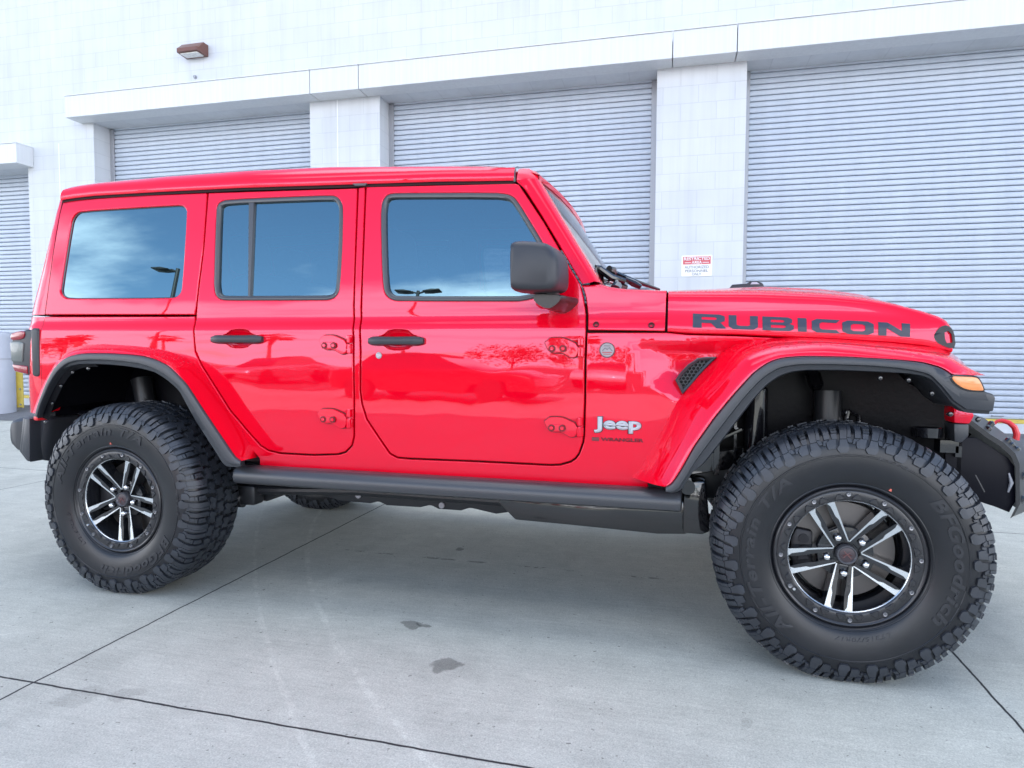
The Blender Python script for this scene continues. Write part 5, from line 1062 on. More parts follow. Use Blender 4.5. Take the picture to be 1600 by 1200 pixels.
# rear arch trim and rear damper
b = bmesh.new(); prism(b, smoothline([(-2.72, .965), (-2.69, 1.0), (-2.46, .985), (-2.44, .90)], 1, True), -.62, -.52, .012); part('liner_pocket', b, LINER)
b = bmesh.new(); tube(b, [(-3.42, -.60, .50), (-3.30, -.585, .70), (-3.30, -.585, .705), (-3.20, -.57, .86)], [.052, .05, .03, .028], 14); part('rear_damper', b, STEELB)
# ---- tail lamps, bumpers
for s in (-1, 1):
    yo = lambda a, c: (-c, -a) if s < 0 else (a, c)
    b = bmesh.new(); prism(b, smoothline(rrect(-3.672, -3.624, .974, 1.214, .018), 1, True), *yo(.60, .803), .008, 3); tl = part('tail_lamp', b, BLACKP, ang=40)
    hs = [(-3.645, 1.209), (-3.722, 1.207), (-3.800, 1.190), (-3.814, 1.178), (-3.818, 1.14), (-3.818, 1.03), (-3.808, 1.0), (-3.722, .980), (-3.645, .976)]
    b = bmesh.new(); prism(b, hs, *yo(.59, .787), .010, 3); obj('lamp_housing', b, BLACKP, tl, ang=40)
    b = bmesh.new(); prism(b, smoothline([(-3.818, 1.152), (-3.817, 1.180), (-3.802, 1.1945), (-3.724, 1.204), (-3.726, 1.172), (-3.745, 1.158)], 1, True), *yo(.57, .7925), .006, 2); obj('upper_lens', b, REDL, tl, ang=40)
    b = bmesh.new(); prism(b, [(-3.822, 1.146), (-3.757, 1.150), (-3.733, 1.140), (-3.745, 1.045), (-3.817, 1.046)], *yo(.57, .7925), .006, 2); obj('reverse_lens', b, CLEARL, tl, ang=40)
    b = bmesh.new(); prism(b, [(-3.814, 1.034), (-3.716, 1.026), (-3.714, .984), (-3.800, .998)], *yo(.57, .7925), .006, 2); obj('lower_lens', b, REDL, tl, ang=40)
b = bmesh.new(); rb = [(-3.882, .7093), (-3.876, .735), (-3.858, .752), (-3.8215, .762), (-3.7609, .769), (-3.62, .771), (-3.60, .76), (-3.6333, .6465), (-3.6497, .5417), (-3.6991, .5492), (-3.7694, .5702), (-3.8361, .5923), (-3.873, .6238), (-3.8824, .6532)]
secs = []
for y, k in ((-.78, .80), (-.765, .93), (-.74, 1), (0, 1), (.74, 1), (.765, .93), (.78, .80)): secs.append([(-3.74 + (x + 3.74) * k, y, .66 + (z - .66) * k) for x, z in rb])
loft(b, secs, closed=True); b.verts.ensure_lookup_table(); n = len(rb); b.faces.new([b.verts[i] for i in range(n)]); b.faces.new([b.verts[len(b.verts) - n + i] for i in range(n)]); bmesh.ops.recalc_face_normals(b, faces=b.faces[:]); rbo = part('rear_bumper', b, BLACKP, ang=40)
for s in (-1, 1):
    b = bmesh.new()
    for j, (o1, yy) in enumerate(((0, .80), (.030, .825), (.060, .838))):
        prism(b, [(-3.742 + o1, .768), (-3.712 + o1, .768), (-3.748 + o1, .56), (-3.716 + o1, .553), ][0:2] + [(-3.690 + o1 - .03, .55), (-3.735 + o1, .562), (-3.772 + o1, .60)], -yy if s < 0 else .70, -.70 if s < 0 else yy, .006, 2)
    obj('bumper_end', b, LIP, rbo, ang=40)
    b = bmesh.new(); prism(b, [(-3.60, .782), (-3.572, .786), (-3.575, .762), (-3.60, .765)], -.86 if s < 0 else .80, -.80 if s < 0 else .86, .003); obj('red_bracket', b, TOWR, rbo)
# front bumper: bent steel plate with stubs, hooks and bolts
tp = [(.40, .895), (.47, .868), (.535, .815), (.5764, .788), (.615, .750), (.6297, .7119), (.637, .5676), (.6204, .5237)]
b = bmesh.new(); outer = [(x + .14, z) for x, z in tp]; secs = []
for y, k in ((-.60, 0), (-.585, .05), (-.45, .8), (-.3, 1), (0, 1.1), (.3, 1), (.45, .8), (.585, .05), (.60, 0)):
    secs.append([(x + .13 * k, y, z - .01 * k) for x, z in tp] + [(x + .13 * k - .012, y, z - .012 - .01 * k) for x, z in reversed(tp)])
loft(b, secs, closed=True); b.verts.ensure_lookup_table(); n = 2 * len(tp); b.faces.new([b.verts[i] for i in range(n)]); b.faces.new([b.verts[len(b.verts) - n + i] for i in range(n)]); bmesh.ops.recalc_face_normals(b, faces=b.faces[:]); fb = part('front_bumper', b, STEELB, ang=30)
b = bmesh.new(); prism(b, [(.40, .80), (.50, .80), (.60, .73), (.622, .70), (.63, .575), (.612, .53), (.5667, .548), (.40, .60)], -.585, -.57, .003); prism(b, [(.40, .80), (.50, .80), (.60, .73), (.622, .70), (.63, .575), (.612, .53), (.5667, .548), (.40, .60)], .57, .585, .003); box(b, .36, .5, -.52, .52, .56, .74); obj('bumper_end_plate', b, DEEP, fb)
b = bmesh.new(); tube(b, [(.604, -.586, .675), (.612, -.590, .64), (.604, -.586, .605)], [.003, .007, .003], 8); obj('fog_lamp_back', b, TRACK, fb)
b = bmesh.new()
for x, y, z in ((.581, -.481, .838), (.612, -.40, .824), (.546, -.545, .826), (.615, -.535, .783), (.626, -.535, .768), (.645, -.53, .752), (.66, -.30, .80), (.70, -.20, .79), (.664, -.545, .66), (.660, -.555, .575), (.52, -.42, .873)):
    tube(b, [(x - .006, y, z - .008), (x + .007, y, z + .009), (x + .010, y, z + .012)], [.012, .011, .006], 10)
islands('bumper_bolt', b, GLOSSB, fb)
for s in (-1, 1):
    b = bmesh.new(); tube(b, [(.672, s * .27, .815), (.690, s * .27, .834), (.705, s * .27, .837), (.730, s * .27, .830), (.750, s * .27, .812), (.760, s * .27, .785), (.758, s * .27, .76)], [.005, .007, .009, .010, .011, .012, .012], 10); obj('tow_hook', b, TOWR, fb)
# brackets between grille and bumper
for s in (-1, 1):
    b = bmesh.new(); prism(b, [(.395, .915), (.452, .915), (.46, .885), (.447, .856), (.398, .858)], -.66 if s < 0 else .56, -.56 if s < 0 else .66, .006); part('valance', b, RED)
    b = bmesh.new(); prism(b, [(.398, .855), (.445, .856), (.446, .813), (.424, .788), (.402, .79)], -.658 if s < 0 else .56, -.56 if s < 0 else .658, .004); part('valance_flap', b, LIP)
    b = bmesh.new(); b2 = bmesh.new(); loft(b2, [[(.42 + .10 * u, s * (.50 - .1 * math.sin(u * 3)), .80 + .03 * math.sin(u * 3.1)), (.42 + .10 * u, s * .44, .775 + .02 * math.sin(u * 3.1))] for u in (0, .25, .5, .75, 1)]); merge(b, b2); tube(b, [(.33, s * .60, .80), (.33, s * .60, .835), (.33, s * .60, .84)], [.05, .052, .04], 16); box(b, .37, .43, s * .54, s * .62, .745, .79); box(b, .42, .44, s * .62, s * .60, .73, .77); islands('wiring_block', b, GLOSSB, veh, loc=OFF)
b = bmesh.new(); tube(b, [(.455, -.5, .74), (.475, -.56, .72), (.50, -.58, .66), (.53, -.58, .60)], .006, 8); tube(b, [(.30, -.4, .52), (.5, -.4, .52)], .04, 12); islands('front_harness', b, STEELB, veh, loc=OFF)
# ---- interior
b = bmesh.new(); box(b, -3.5, -.95, -.72, .72, .62, .66); fl_ = part('floor', b, SEATM)
for x in (-1.62, -2.45):
    for y in ((-.37, .37) if x > -2 else (-.38, .0, .38)):
        wd = .25 if x > -2 else .19; b = bmesh.new()
        for x0, x1, z0, z1, tilt, ww in ((x - .02, x + .50, .86, 1.0, 4, wd), (x - .16, x, .95, 1.52, -14, wd * .92), (x - .24, x - .13, 1.53, 1.72, -8, .13)):
            b2 = bmesh.new(); box(b2, x0, x1, y - ww, y + ww, z0, z1); bevel(b2, .045, 3); merge(b, b2, None, Matrix.Translation((x, 0, 1)) @ Matrix.Rotation(rad(tilt), 4, 'Y') @ Matrix.Translation((-x, 0, -1)))
        part('seat', b, SEATM)
b = bmesh.new(); box(b, -1.10, -.90, -.70, .70, 1.02, 1.30); bevel(b, .05, 3); part('dashboard', b, SEATM)
b = bmesh.new(); pts = [(-1.20 + .06 * math.cos(t), -.37 + .18 * math.sin(t), 1.28 + .17 * math.cos(t)) for t in [k * math.pi / 12 for k in range(25)]]; tube(b, pts, .014, 8, caps=False); tube(b, [(-1.20, -.37, 1.28), (-1.02, -.37, 1.2)], [.05, .03], 10); part('steering_wheel', b, SEATM)
b = bmesh.new()
for s in (-1, 1):
    tube(b, [(-1.22, s * .60, 1.82), (-1.9, s * .60, 1.84), (-2.7, s * .60, 1.86), (-3.5, s * .58, 1.84)], .035, 8); tube(b, [(-1.95, s * .60, 1.84), (-1.95, s * .66, 1.2)], .04, 8); tube(b, [(-2.75, s * .60, 1.84), (-2.9, s * .64, 1.2)], .04, 8)
part('roll_cage', b, SEATM)
# ================================================================ WHEELS
RT, HZ = .437, .427
PROF = [(.232, -.120), (.238, -.132), (.247, -.141), (.262, -.149), (.285, -.156), (.315, -.1605), (.345, -.1605), (.372, -.156), (.393, -.148), (.408, -.138), (.418, -.125), (.4225, -.108), (.4245, -.085), (.4255, -.04), (.426, 0)]
SL = [0.0]
for a, c in zip(PROF, PROF[1:]): SL.append(SL[-1] + math.dist(a, c))
def prof_at(r_s):
    for i in range(len(SL) - 1):
        if r_s <= SL[i + 1] or i == len(SL) - 2: break
    t = (r_s - SL[i]) / (SL[i + 1] - SL[i]); p = [PROF[i][k] + (PROF[i + 1][k] - PROF[i][k]) * t for k in (0, 1)]
    e = Vector((PROF[i + 1][0] - PROF[i][0], PROF[i + 1][1] - PROF[i][1])).normalized(); return p, (-e.y if False else e.y * 1.0, -e.x) if False else (e.y, -e.x)
def s_of_r(r):
    for i in range(len(PROF) - 1):
        if PROF[i][0] <= r <= PROF[i + 1][0]: return SL[i] + (SL[i + 1] - SL[i]) * (r - PROF[i][0]) / (PROF[i + 1][0] - PROF[i][0])
    return SL[-1]
def surf_pt(th, sv, h, mir):
    (r, y), (nr, ny) = prof_at(sv)
    if nr < 0 and ny > 0: nr, ny = -nr, -ny
    r += nr * h; y += ny * h
    if mir: y = -y
    return Vector((r * math.cos(th), y, r * math.sin(th)))
def strip(bm, lv, h0, h1, mir, th0):
    """lug given by levels (s, theta_left, theta_right): a raised block with flanks"""
    top = [(surf_pt(th0 + a, s_, h1 if not callable(h1) else h1(s_), mir), surf_pt(th0 + c, s_, h1 if not callable(h1) else h1(s_), mir)) for s_, a, c in lv]; bot = [(surf_pt(th0 + a * 1.04, s_, h0, mir), surf_pt(th0 + c * 1.04, s_, h0, mir)) for s_, a, c in lv]
    T = [(bm.verts.new(a), bm.verts.new(c)) for a, c in top]; B_ = [(bm.verts.new(a), bm.verts.new(c)) for a, c in bot]
    bm.faces.ensure_lookup_table(); n0 = len(bm.faces)
    for i in range(len(lv) - 1):
        for q in ((T[i][0], T[i][1], T[i + 1][1], T[i + 1][0]), (T[i][0], T[i + 1][0], B_[i + 1][0], B_[i][0]), (T[i][1], B_[i][1], B_[i + 1][1], T[i + 1][1])): bm.faces.new(q)
    bm.faces.new((T[0][0], B_[0][0], B_[0][1], T[0][1])); bm.faces.new((T[-1][0], T[-1][1], B_[-1][1], B_[-1][0]))
    bm.faces.ensure_lookup_table()
    for k in range(n0, len(bm.faces)): bm.faces[k].material_index = 1
def make_tyre():
    b = bmesh.new(); full = PROF + [(r, -y) for r, y in reversed(PROF[:-1])]
    lathe(b, full, 120)
    # rim-protector rib and decorative rings on the side wall
    for mir in (0, 1):
        for r0 in (.2485, .345):
            b2 = bmesh.new(); s0 = s_of_r(r0); n = 120
            rr = [[b2.verts.new(surf_pt(2 * math.pi * k / n, s0 + ds, h, mir)) for k in range(n)] for ds, h in ((-.003, 0), (-.0015, .0018), (.0015, .0018), (.003, 0))]
            for a, c in zip(rr, rr[1:]):
                for k in range(n): b2.faces.new((a[k], a[(k + 1) % n], c[(k + 1) % n], c[k]))
            merge(b, b2)
        NP = 27; P_ = 2 * math.pi / NP
        sA, sB, sC, sD, sE, sF = s_of_r(.354), s_of_r(.372), s_of_r(.394), s_of_r(.4135), s_of_r(.4215), s_of_r(.4245) + .010
        hs = lambda s_: .0095 + .0055 * min(1, max(0, (s_ - sC) / (sE - sC)))
        for k in range(NP):
            t = k * P_ + random.uniform(-.006, .006) * P_; j = lambda: random.uniform(-.012, .012)
            # long lug: hooked foot reaching down the side wall
            strip(b, [(sA, .00 * P_, .25 * P_), (sA + .009, -.075 * P_, .33 * P_), (sB - .002, -.08 * P_, .335 * P_), (sB + .004, -.075 * P_, .25 * P_), (sC, -.02 * P_, .20 * P_)], -.001, lambda s_: .0075, mir, t)
            strip(b, [(sC - .010, -.20 * P_, -.075 * P_), (sC, -.17 * P_, -.035 * P_), (sC + .006, -.14 * P_, -.02 * P_)], -.001, lambda s_: .0075, mir, t)
            strip(b, [(sC + .001, -.01 * P_, .19 * P_), (sD, -.07 * P_, .15 * P_), (sE, -.10 * P_, .12 * P_), (sF - .012, -.10 * P_, .12 * P_), (sF, -.11 * P_, .11 * P_)], -.001, hs, mir, t)
            strip(b, [(sC + .006, -.155 * P_, -.035 * P_), (sD, -.19 * P_, -.085 * P_), (sE, -.215 * P_, -.115 * P_), (sF - .004, -.215 * P_, -.12 * P_)], -.001, hs, mir, t)
            # short stepped lug
            strip(b, [(sB - .004, .38 * P_, .64 * P_), (sB + .004, .36 * P_, .665 * P_), (sC - .006, .34 * P_, .66 * P_), (sC + .002, .31 * P_, .51 * P_)], -.001, lambda s_: .0065, mir, t)
            strip(b, [(sC + .003, .285 * P_, .45 * P_), (sD - .004, .26 * P_, .44 * P_)], -.001, lambda s_: .0065, mir, t)
            strip(b, [(sD - .003, .25 * P_, .43 * P_), (sD + .007, .24 * P_, .42 * P_)], -.001, lambda s_: .009, mir, t)
            strip(b, [(sD + .008, .24 * P_, .325 * P_), (sE, .235 * P_, .32 * P_), (sF - .014, .235 * P_, .32 * P_)], -.001, hs, mir, t); strip(b, [(sD + .008, .333 * P_, .42 * P_), (sE, .328 * P_, .42 * P_), (sF - .020, .328 * P_, .42 * P_)], -.001, hs, mir, t)
            strip(b, [(sC - .014, .70 * P_, .79 * P_), (sC - .007, .69 * P_, .77 * P_), (sC + .003, .55 * P_, .73 * P_)], -.001, lambda s_: .0045, mir, t)
            strip(b, [(sC + .004, .53 * P_, .71 * P_), (sD, .50 * P_, .68 * P_), (sE, .49 * P_, .67 * P_), (sF, .48 * P_, .66 * P_)], -.001, lambda s_: hs(s_) * .82, mir, t)
    # interlocking crown blocks
    NB = 42; P_ = 2 * math.pi / NB
    def block(poly, h):
        tp_ = [b.verts.new(((.4255 + h) * math.cos(t), y, (.4255 + h) * math.sin(t))) for t, y in poly]; bt = [b.verts.new((.424 * math.cos(t), y, .424 * math.sin(t))) for t, y in poly]
        b.faces.new(tp_).material_index = 1; n = len(poly)
        for i in range(n): b.faces.new((tp_[i], bt[i], bt[(i + 1) % n], tp_[(i + 1) % n])).material_index = 1
    for k in range(NB):
        for cy, ph, fl in ((-.050, 0, 1), (0, .5, -1), (.050, .18, 1)):
            t0 = (k + ph) * P_ + random.uniform(-.04, .04) * P_; q = random.uniform(.92, 1.06)
            poly = [(-.40, -.020), (-.12, -.023), (.02, -.012), (.34, -.021), (.43, -.004), (.30, .010), (.36, .021), (.05, .022), (-.06, .013), (-.36, .020), (-.44, .004), (-.30, -.008)]
            pl = [(t0 + a * P_, cy + fl * y * q) for a, y in poly]
            if fl < 0: pl = pl[::-1]
            block(pl, .0115)
    bmesh.ops.recalc_face_normals(b, faces=b.faces[:])
    for v in b.verts:      # the contact patch and the bulge above it
        if v.co.z < -.30: v.co.y *= 1 + .045 * min(1, (-v.co.z - .30) / .11)
        if v.co.z < -HZ + .001: v.co.z = -HZ + .001
    return b
def tyre_text():
    out_ = []
    for txt, a0, a1, r0, r1, bold in (('All-Terrain T/A', 236, 127, .300, .338, .03), ('BFGoodrich', 42, -37, .300, .340, .035), ('KO-3', 78, 62, .340, .352, .02), ('LT315/70R17', -62, -98, .268, .281, .01)):
        t = text_bm(txt, 1, bold, .22, 1.12, 3); x0, x1, z0, z1 = bounds(t)
        def fn(x, q, d_):
            th = rad(a0 + (a1 - a0) * (x - x0) / (x1 - x0)); r = r0 + (r1 - r0) * (q - z0) / (z1 - z0)
            return surf_pt(th, s_of_r(r), d_, 0)
        bmesh.ops.subdivide_edges(t, edges=[e for e in t.edges if e.calc_length() > .35], cuts=2)
        thicken(t, fn, .0026); out_.append(t)
    return out_
def make_rim(caps):
    lw = bmesh.new()
    yf = lambda r: -.106 - .022 * min(1, max(0, (r - .05) / .137))
    # barrel
    lathe(lw, [(.187, -.128), (.184, -.118), (.181, -.09), (.176, -.02), (.174, .06), (.19, .11), (.23, .128), (.236, .135)], 64)
    lathe(lw, [(.001, -.088), (.05, -.090), (.088, -.086), (.092, -.07), (.06, -.02), (.001, -.02)], 40)
    arms = []
    for k in range(5):
        for sg_ in (-1, 1):
            a0 = rad(72 * k); u = Vector((math.cos(a0), math.sin(a0))); v = Vector((-u.y, u.x)) * sg_
            p0 = u * .046; p1 = u * .1735 + v * .072; d = (p1 - p0); n = Vector((d.y, -d.x)).normalized() * (1 if sg_ > 0 else -1)
            n = n if n.dot(v) > 0 else -n
            arms.append((p0, d, n, u, v))
    def face(bm_, p0, d, n, tab, lift, depth):
        inn = [p0 + d * t for t, w_ in tab]; ou = [p0 + d * t + n * w_ for t, w_ in tab]
        T = [[bm_.verts.new((p.x, yf(p.length) - lift, p.y)) for p in r] for r in (inn, ou)]; B_ = [[bm_.verts.new((p.x, yf(p.length) - lift + depth, p.y)) for p in r] for r in (inn, ou)]
        m_ = len(tab)
        for i in range(m_ - 1):
            bm_.faces.new((T[0][i], T[0][i + 1], T[1][i + 1], T[1][i])); bm_.faces.new((T[0][i], B_[0][i], B_[0][i + 1], T[0][i + 1])); bm_.faces.new((T[1][i], T[1][i + 1], B_[1][i + 1], B_[1][i]))
        bm_.faces.new((T[0][0], T[1][0], B_[1][0], B_[0][0])); bm_.faces.new((T[0][-1], B_[0][-1], B_[1][-1], T[1][-1]))
    wide = [(0, .012), (.2, .017), (.45, .020), (.6, .024), (.8, .026), (1.0, .026)]
    nar = [(0.0, .0035), (.12, .0042), (.30, .0052), (.46, .0058), (.57, .0066), (.66, .0128), (.80, .0145), (.92, .0165), (1.0, .0235)]
    sil = bmesh.new()
    for p0, d, n, u, v in arms:
        face(lw, p0, d, n, wide, 0, .055); face(sil, p0, d, n, nar, .0012, .004)
    bmesh.ops.recalc_face_normals(lw, faces=lw.faces[:])
    # pads under the nuts
    for k in range(5):
        a = rad(72 * k + 36); c = Vector((math.cos(a), math.sin(a))) * .064; b2 = bmesh.new()
        prism(b2, rrect(-.026, .026, -.024, .024, .006), -.100, -.07, .003); merge(lw, b2, None, Matrix.Translation((c.x, 0, c.y)) @ Matrix.Rotation(-a, 4, 'Y'))
    lathe(sil, [(.1865, -.1265), (.1875, -.1305), (.1895, -.1325), (.1905, -.1315)], 96); bmesh.ops.recalc_face_normals(sil, faces=sil.faces[:])
    ring = bmesh.new(); lathe(ring, [(.1898, -.120), (.1902, -.1335), (.193, -.1365), (.198, -.138), (.219, -.1395), (.2235, -.1375), (.226, -.1405), (.231, -.1425), (.2345, -.1405), (.238, -.135), (.2385, -.12), (.236, -.115)], 96); bmesh.ops.recalc_face_normals(ring, faces=ring.faces[:])
    for k in range(12):
        a = rad(30 * k + 10)
        for off in (-1, 1):
            aa = a + off * rad(7.6); pol = [(.1955, -.0145), (.199, -.0155), (.211, -.0065), (.2145, -.004), (.2145, .004), (.211, .0065), (.199, .0155), (.1955, .0145)]
            b2 = bmesh.new(); q = [(r * math.cos(t / r), r * math.sin(t / r)) for r, t in pol]; prism(b2, q, -.1435, -.136, .0018, 1); merge(ring, b2, None, Matrix.Rotation(-aa, 4, 'Y'))
    bolts = bmesh.new()
    for k in range(12):
        a = rad(30 * k + 10); b2 = bmesh.new(); lathe(b2, [(.0006, -.1405), (.0034, -.1405), (.0036, -.1455), (.0066, -.146), (.0078, -.144), (.0078, -.138)], 14); bmesh.ops.recalc_face_normals(b2, faces=b2.faces[:]); merge(bolts, b2, None, Matrix.Translation((.2125 * math.cos(a), 0, .2125 * math.sin(a))))
    return lw, sil, ring, bolts
tyre_me = None; meshes = {}
def build_wheel(x, s, rot, trot, first):
    root = bpy.data.objects.new('wheel', meshes['wheel'] if meshes else None) if meshes else None
    if not meshes:
        lw, sil, ring, bolts = make_rim(0)
        root = obj('wheel', lw, WBLK, veh, ang=35); meshes['wheel'] = root.data
        subs = {}
        def sub(nm, b, m_, ang=35, flat=False): o = obj(nm, b, m_, root, ang, flat); meshes[nm] = o.data; subs[nm] = o
        sub('tyre', make_tyre(), [RUBBER, TREAD], 28); [sub('tyre_lettering', t_, RUBTXT, 30) for t_ in tyre_text()]
        sub('machined_face', sil, ALU, 30); sub('beadlock_ring', ring, WRING, 40); islands('ring_bolt', bolts, mat('bolt_zinc', (.3, .3, .32), .3, .9), root, 40)
        b = bmesh.new(); lathe(b, [(.001, -.1165), (.022, -.1165), (.0245, -.1155)], 32); 
        for p in ([(-.010, -.014), (-.002, -.004), (.004, .004), (.012, .012)], [(-.012, .010), (-.002, .004), (.010, -.008)], [(-.004, .014), (0, .004), (.002, -.014)]): tube(b, [(q, -.1172, r) for q, r in p], .0016, 5, mi=2)
        lathe(b, [(.0245, -.1155), (.027, -.1185), (.031, -.1185), (.0335, -.113), (.0345, -.095)], 36, mi=1); bmesh.ops.recalc_face_normals(b, faces=b.faces[:])
        meshes['cap'] = None; sub('center_cap', b, [mat('cap_face', (.05, .035, .04), .35), mat('cap_rim', (.10, .10, .11), .25, .5), mat('cap_mark', (.12, .05, .05), .3, .5)], 30)
        del meshes['cap']
        for k in range(5):
            a = rad(72 * k + 36); b = bmesh.new(); b2 = bmesh.new(); lathe(b2, [(.001, -.127), (.006, -.1265), (.0098, -.1235), (.0112, -.119), (.0112, -.108), (.0135, -.102), (.0135, -.098)], 6 if False else 12); bmesh.ops.recalc_face_normals(b2, faces=b2.faces[:]); merge(b, b2); o = obj('lug_nut', b, CHROME, root, 40, loc=(.064 * math.cos(a), 0, .064 * math.sin(a))); meshes['lug_nut'] = o.data
            if k: o.data = nut0
            else: nut0 = o.data
        b = bmesh.new(); lathe(b, [(.05, -.045), (.10, -.045), (.165, -.043), (.166, -.018), (.10, -.016), (.05, -.016)], 56); lathe(b, [(.001, -.075), (.075, -.073), (.078, -.045)], 32); bmesh.ops.recalc_face_normals(b, faces=b.faces[:]); sub('brake_disc', b, DISC)
        b = bmesh.new(); prism(b, [(-.155, -.07), (-.10, -.062), (-.10, .062), (-.155, .07), (-.172, .03), (-.172, -.03)], -.072, .0, .008); tube(b, [(-.13, -.074, -.035), (-.13, -.078, -.035)], .017, 12); tube(b, [(-.13, -.074, .035), (-.13, -.078, .035)], .017, 12); sub('brake_caliper', b, DRUM)
        b = bmesh.new(); lathe(b, [(.001, -.012), (.173, -.010), (.173, .03)], 48); bmesh.ops.recalc_face_normals(b, faces=b.faces[:]); sub('dust_shield', b, DRUM)
        b = bmesh.new(); tube(b, [(-.128 * 1.3, -.118, -.128 * .95), (-.128 * 1.31, -.137, -.128 * .955), (-.128 * 1.31, -.146, -.128 * .955)], [.006, .006, .005], 8); sub('valve_stem', b, CHROME)
        b = bmesh.new(); prism(b, [(-.004, .2575), (.004, .2575), (.002, .266), (-.003, .265)], -.1505, -.146, 0); sub('paint_dot', b, mat('dot_red', (.6, .12, .08), .5))
    else:
        C.objects.link(root); root.parent = veh
        for ch in first.children:
            o = ch.copy(); C.objects.link(o); o.parent = root
    root.location = (x + 1.5, s * .815, HZ); root.rotation_euler = (0, 0, 0 if s < 0 else math.pi)
    for ch in root.children:
        nm = ch.name.split('.')[0]
        if nm in ('tyre', 'brake_caliper', 'dust_shield', 'brake_disc'): ch.rotation_euler = (0, 0, 0)
        elif nm in ('tyre_lettering',): ch.rotation_euler = (0, rad(-trot), 0)
        elif nm == 'paint_dot': ch.rotation_euler = (0, rad(26 if abs(x) < 1 else -4), 0)
        elif nm == 'lug_nut':
            pass
    return root
# the spokes are turned by baking the angle into a parent-free rotation of the wheel mesh pieces
def turn(root, deg):
    for ch in root.children:
        nm = ch.name.split('.')[0]
        if nm in ('machined_face', 'beadlock_ring', 'ring_bolt', 'center_cap'): ch.rotation_euler = (0, rad(-deg), 0)
        elif nm == 'lug_nut':
            v = Matrix.Rotation(rad(-deg), 3, 'Y') @ ch.location; ch.location = v
w0 = build_wheel(0, -1, 82, 0, None)
w0.data.transform(Matrix.Rotation(rad(-82), 4, 'Y'))
wheels = [w0]
for x, s, tr in ((-3.008, -1, -68), (0, 1, 30), (-3.008, 1, 140)):
    wheels.append(build_wheel(x, s, 0, tr, w0))
rear = wheels[1]; rear.data = rear.data.copy(); rear.data.transform(Matrix.Rotation(rad(-18), 4, 'Y'))
turn(w0, 82); turn(wheels[1], 100); turn(wheels[2], 82); turn(wheels[3], 82)
# spare on the tailgate
sp = build_wheel(0, 1, 0, 60, w0); turn(sp, 82 - 82); sp.location = (-4.0 + 1.5 + .06, 0, 1.08); sp.rotation_euler = (0, 0, -math.pi / 2)
for ch in sp.children:
    if ch.name.split('.')[0] == 'lug_nut' or ch.name.split('.')[0] in ('brake_disc', 'brake_caliper', 'dust_shield'): bpy.data.objects.remove(ch)
turn(sp, 82)
sp.name = 'spare_wheel'
# black rear crossmember and tank seen under the rear arch
b = bmesh.new(); box(b, -3.62, -3.30, -.62, .62, .52, .80); bevel(b, .03, 2); part('rear_crossmember', b, DEEP)
b = bmesh.new(); box(b, -3.68, -3.60, -.745, .745, .775, 1.15); part('rear_bulkhead', b, DEEP)
b = bmesh.new(); box(b, -2.75, -1.25, -.50, .50, .42, .60); bevel(b, .03, 2); part('fuel_tank', b, DEEP)
# ================================================================ WHAT STANDS BEHIND THE PHOTOGRAPHER (seen in the paint and glass)
BARK = mat('palm_bark', (.16, .13, .10), .9, bump=(30, .6, .02)); FROND = mat('palm_frond', (.055, .085, .03), .6, var=(3, .7, 1.3)); LEAF = mat('broadleaf', (.045, .075, .025), .6, var=(2, .6, 1.4))
def palm_mesh(h, seed):
    rnd = random.Random(seed); t = bmesh.new()
    tube(t, [(0, 0, 0), (.03, .02, h * .35), (.08, .0, h * .7), (.05, .03, h)], [.24, .19, .17, .2], 10)
    c = bmesh.new()
    for k in range(46):
        a = k * 2.399 + rnd.random() * .3; el = rnd.uniform(-.5, 1.2); ln = rnd.uniform(.9, 1.3); pts = []
        d = Vector((math.cos(a) * math.cos(el), math.sin(a) * math.cos(el), math.sin(el))); p = Vector((.05, .03, h))
        for i in range(5): pts.append(p.copy()); p += d * ln / 4; d.z -= .16; d.normalize()
        e = pts[-1]; s = d.cross(Vector((0, 0, 1))).normalized()
        tube(c, pts, .018, 4)
        for j in range(13):          # fan of leaflets at the tip of the stalk
            f = (j - 6) / 6; q = (d + s * f * 1.25 + Vector((0, 0, -.12 * abs(f)))).normalized()
            n = q.cross(Vector((0, 0, 1))).normalized() * .075; L_ = .75 * (1 - .25 * f * f)
            b = pts[-2]
            v = [c.verts.new(x) for x in (b - n * .3, b + q * L_ * .6 - n, b + q * L_ + Vector((0, 0, -.10)), b + q * L_ * .6 + n)]; c.faces.new(v)
    return t, c
protos = []
for i, (x, y, h) in enumerate(((-43, -36, 5.3), (-36.6, -36.5, 5.2), (-27, -36, 5.2), (-46.5, -38, 4.6), (-7, -40, 5.2), (3, -41, 4.4), (14, -40, 5.6))):
    r = empty('palm_tree', (x, y, 0), i * 1.1)
    tag(r, ('fan palm mirrored in the middle of the red rear quarter panel', 'fan palm mirrored just behind the rear door shut line', 'fan palm mirrored right of the rear door handle', 'low fan palm mirrored beside the tail lamp', 'fan palm mirrored above the front door handle', 'low fan palm mirrored by the front door hinge', 'tall fan palm mirrored in the front wing')[i], 'palm tree', 'palms across the parking lot')
    t, c = palm_mesh(h, i); obj('trunk', t, BARK, r); obj('crown', c, FROND, r, flat=True)
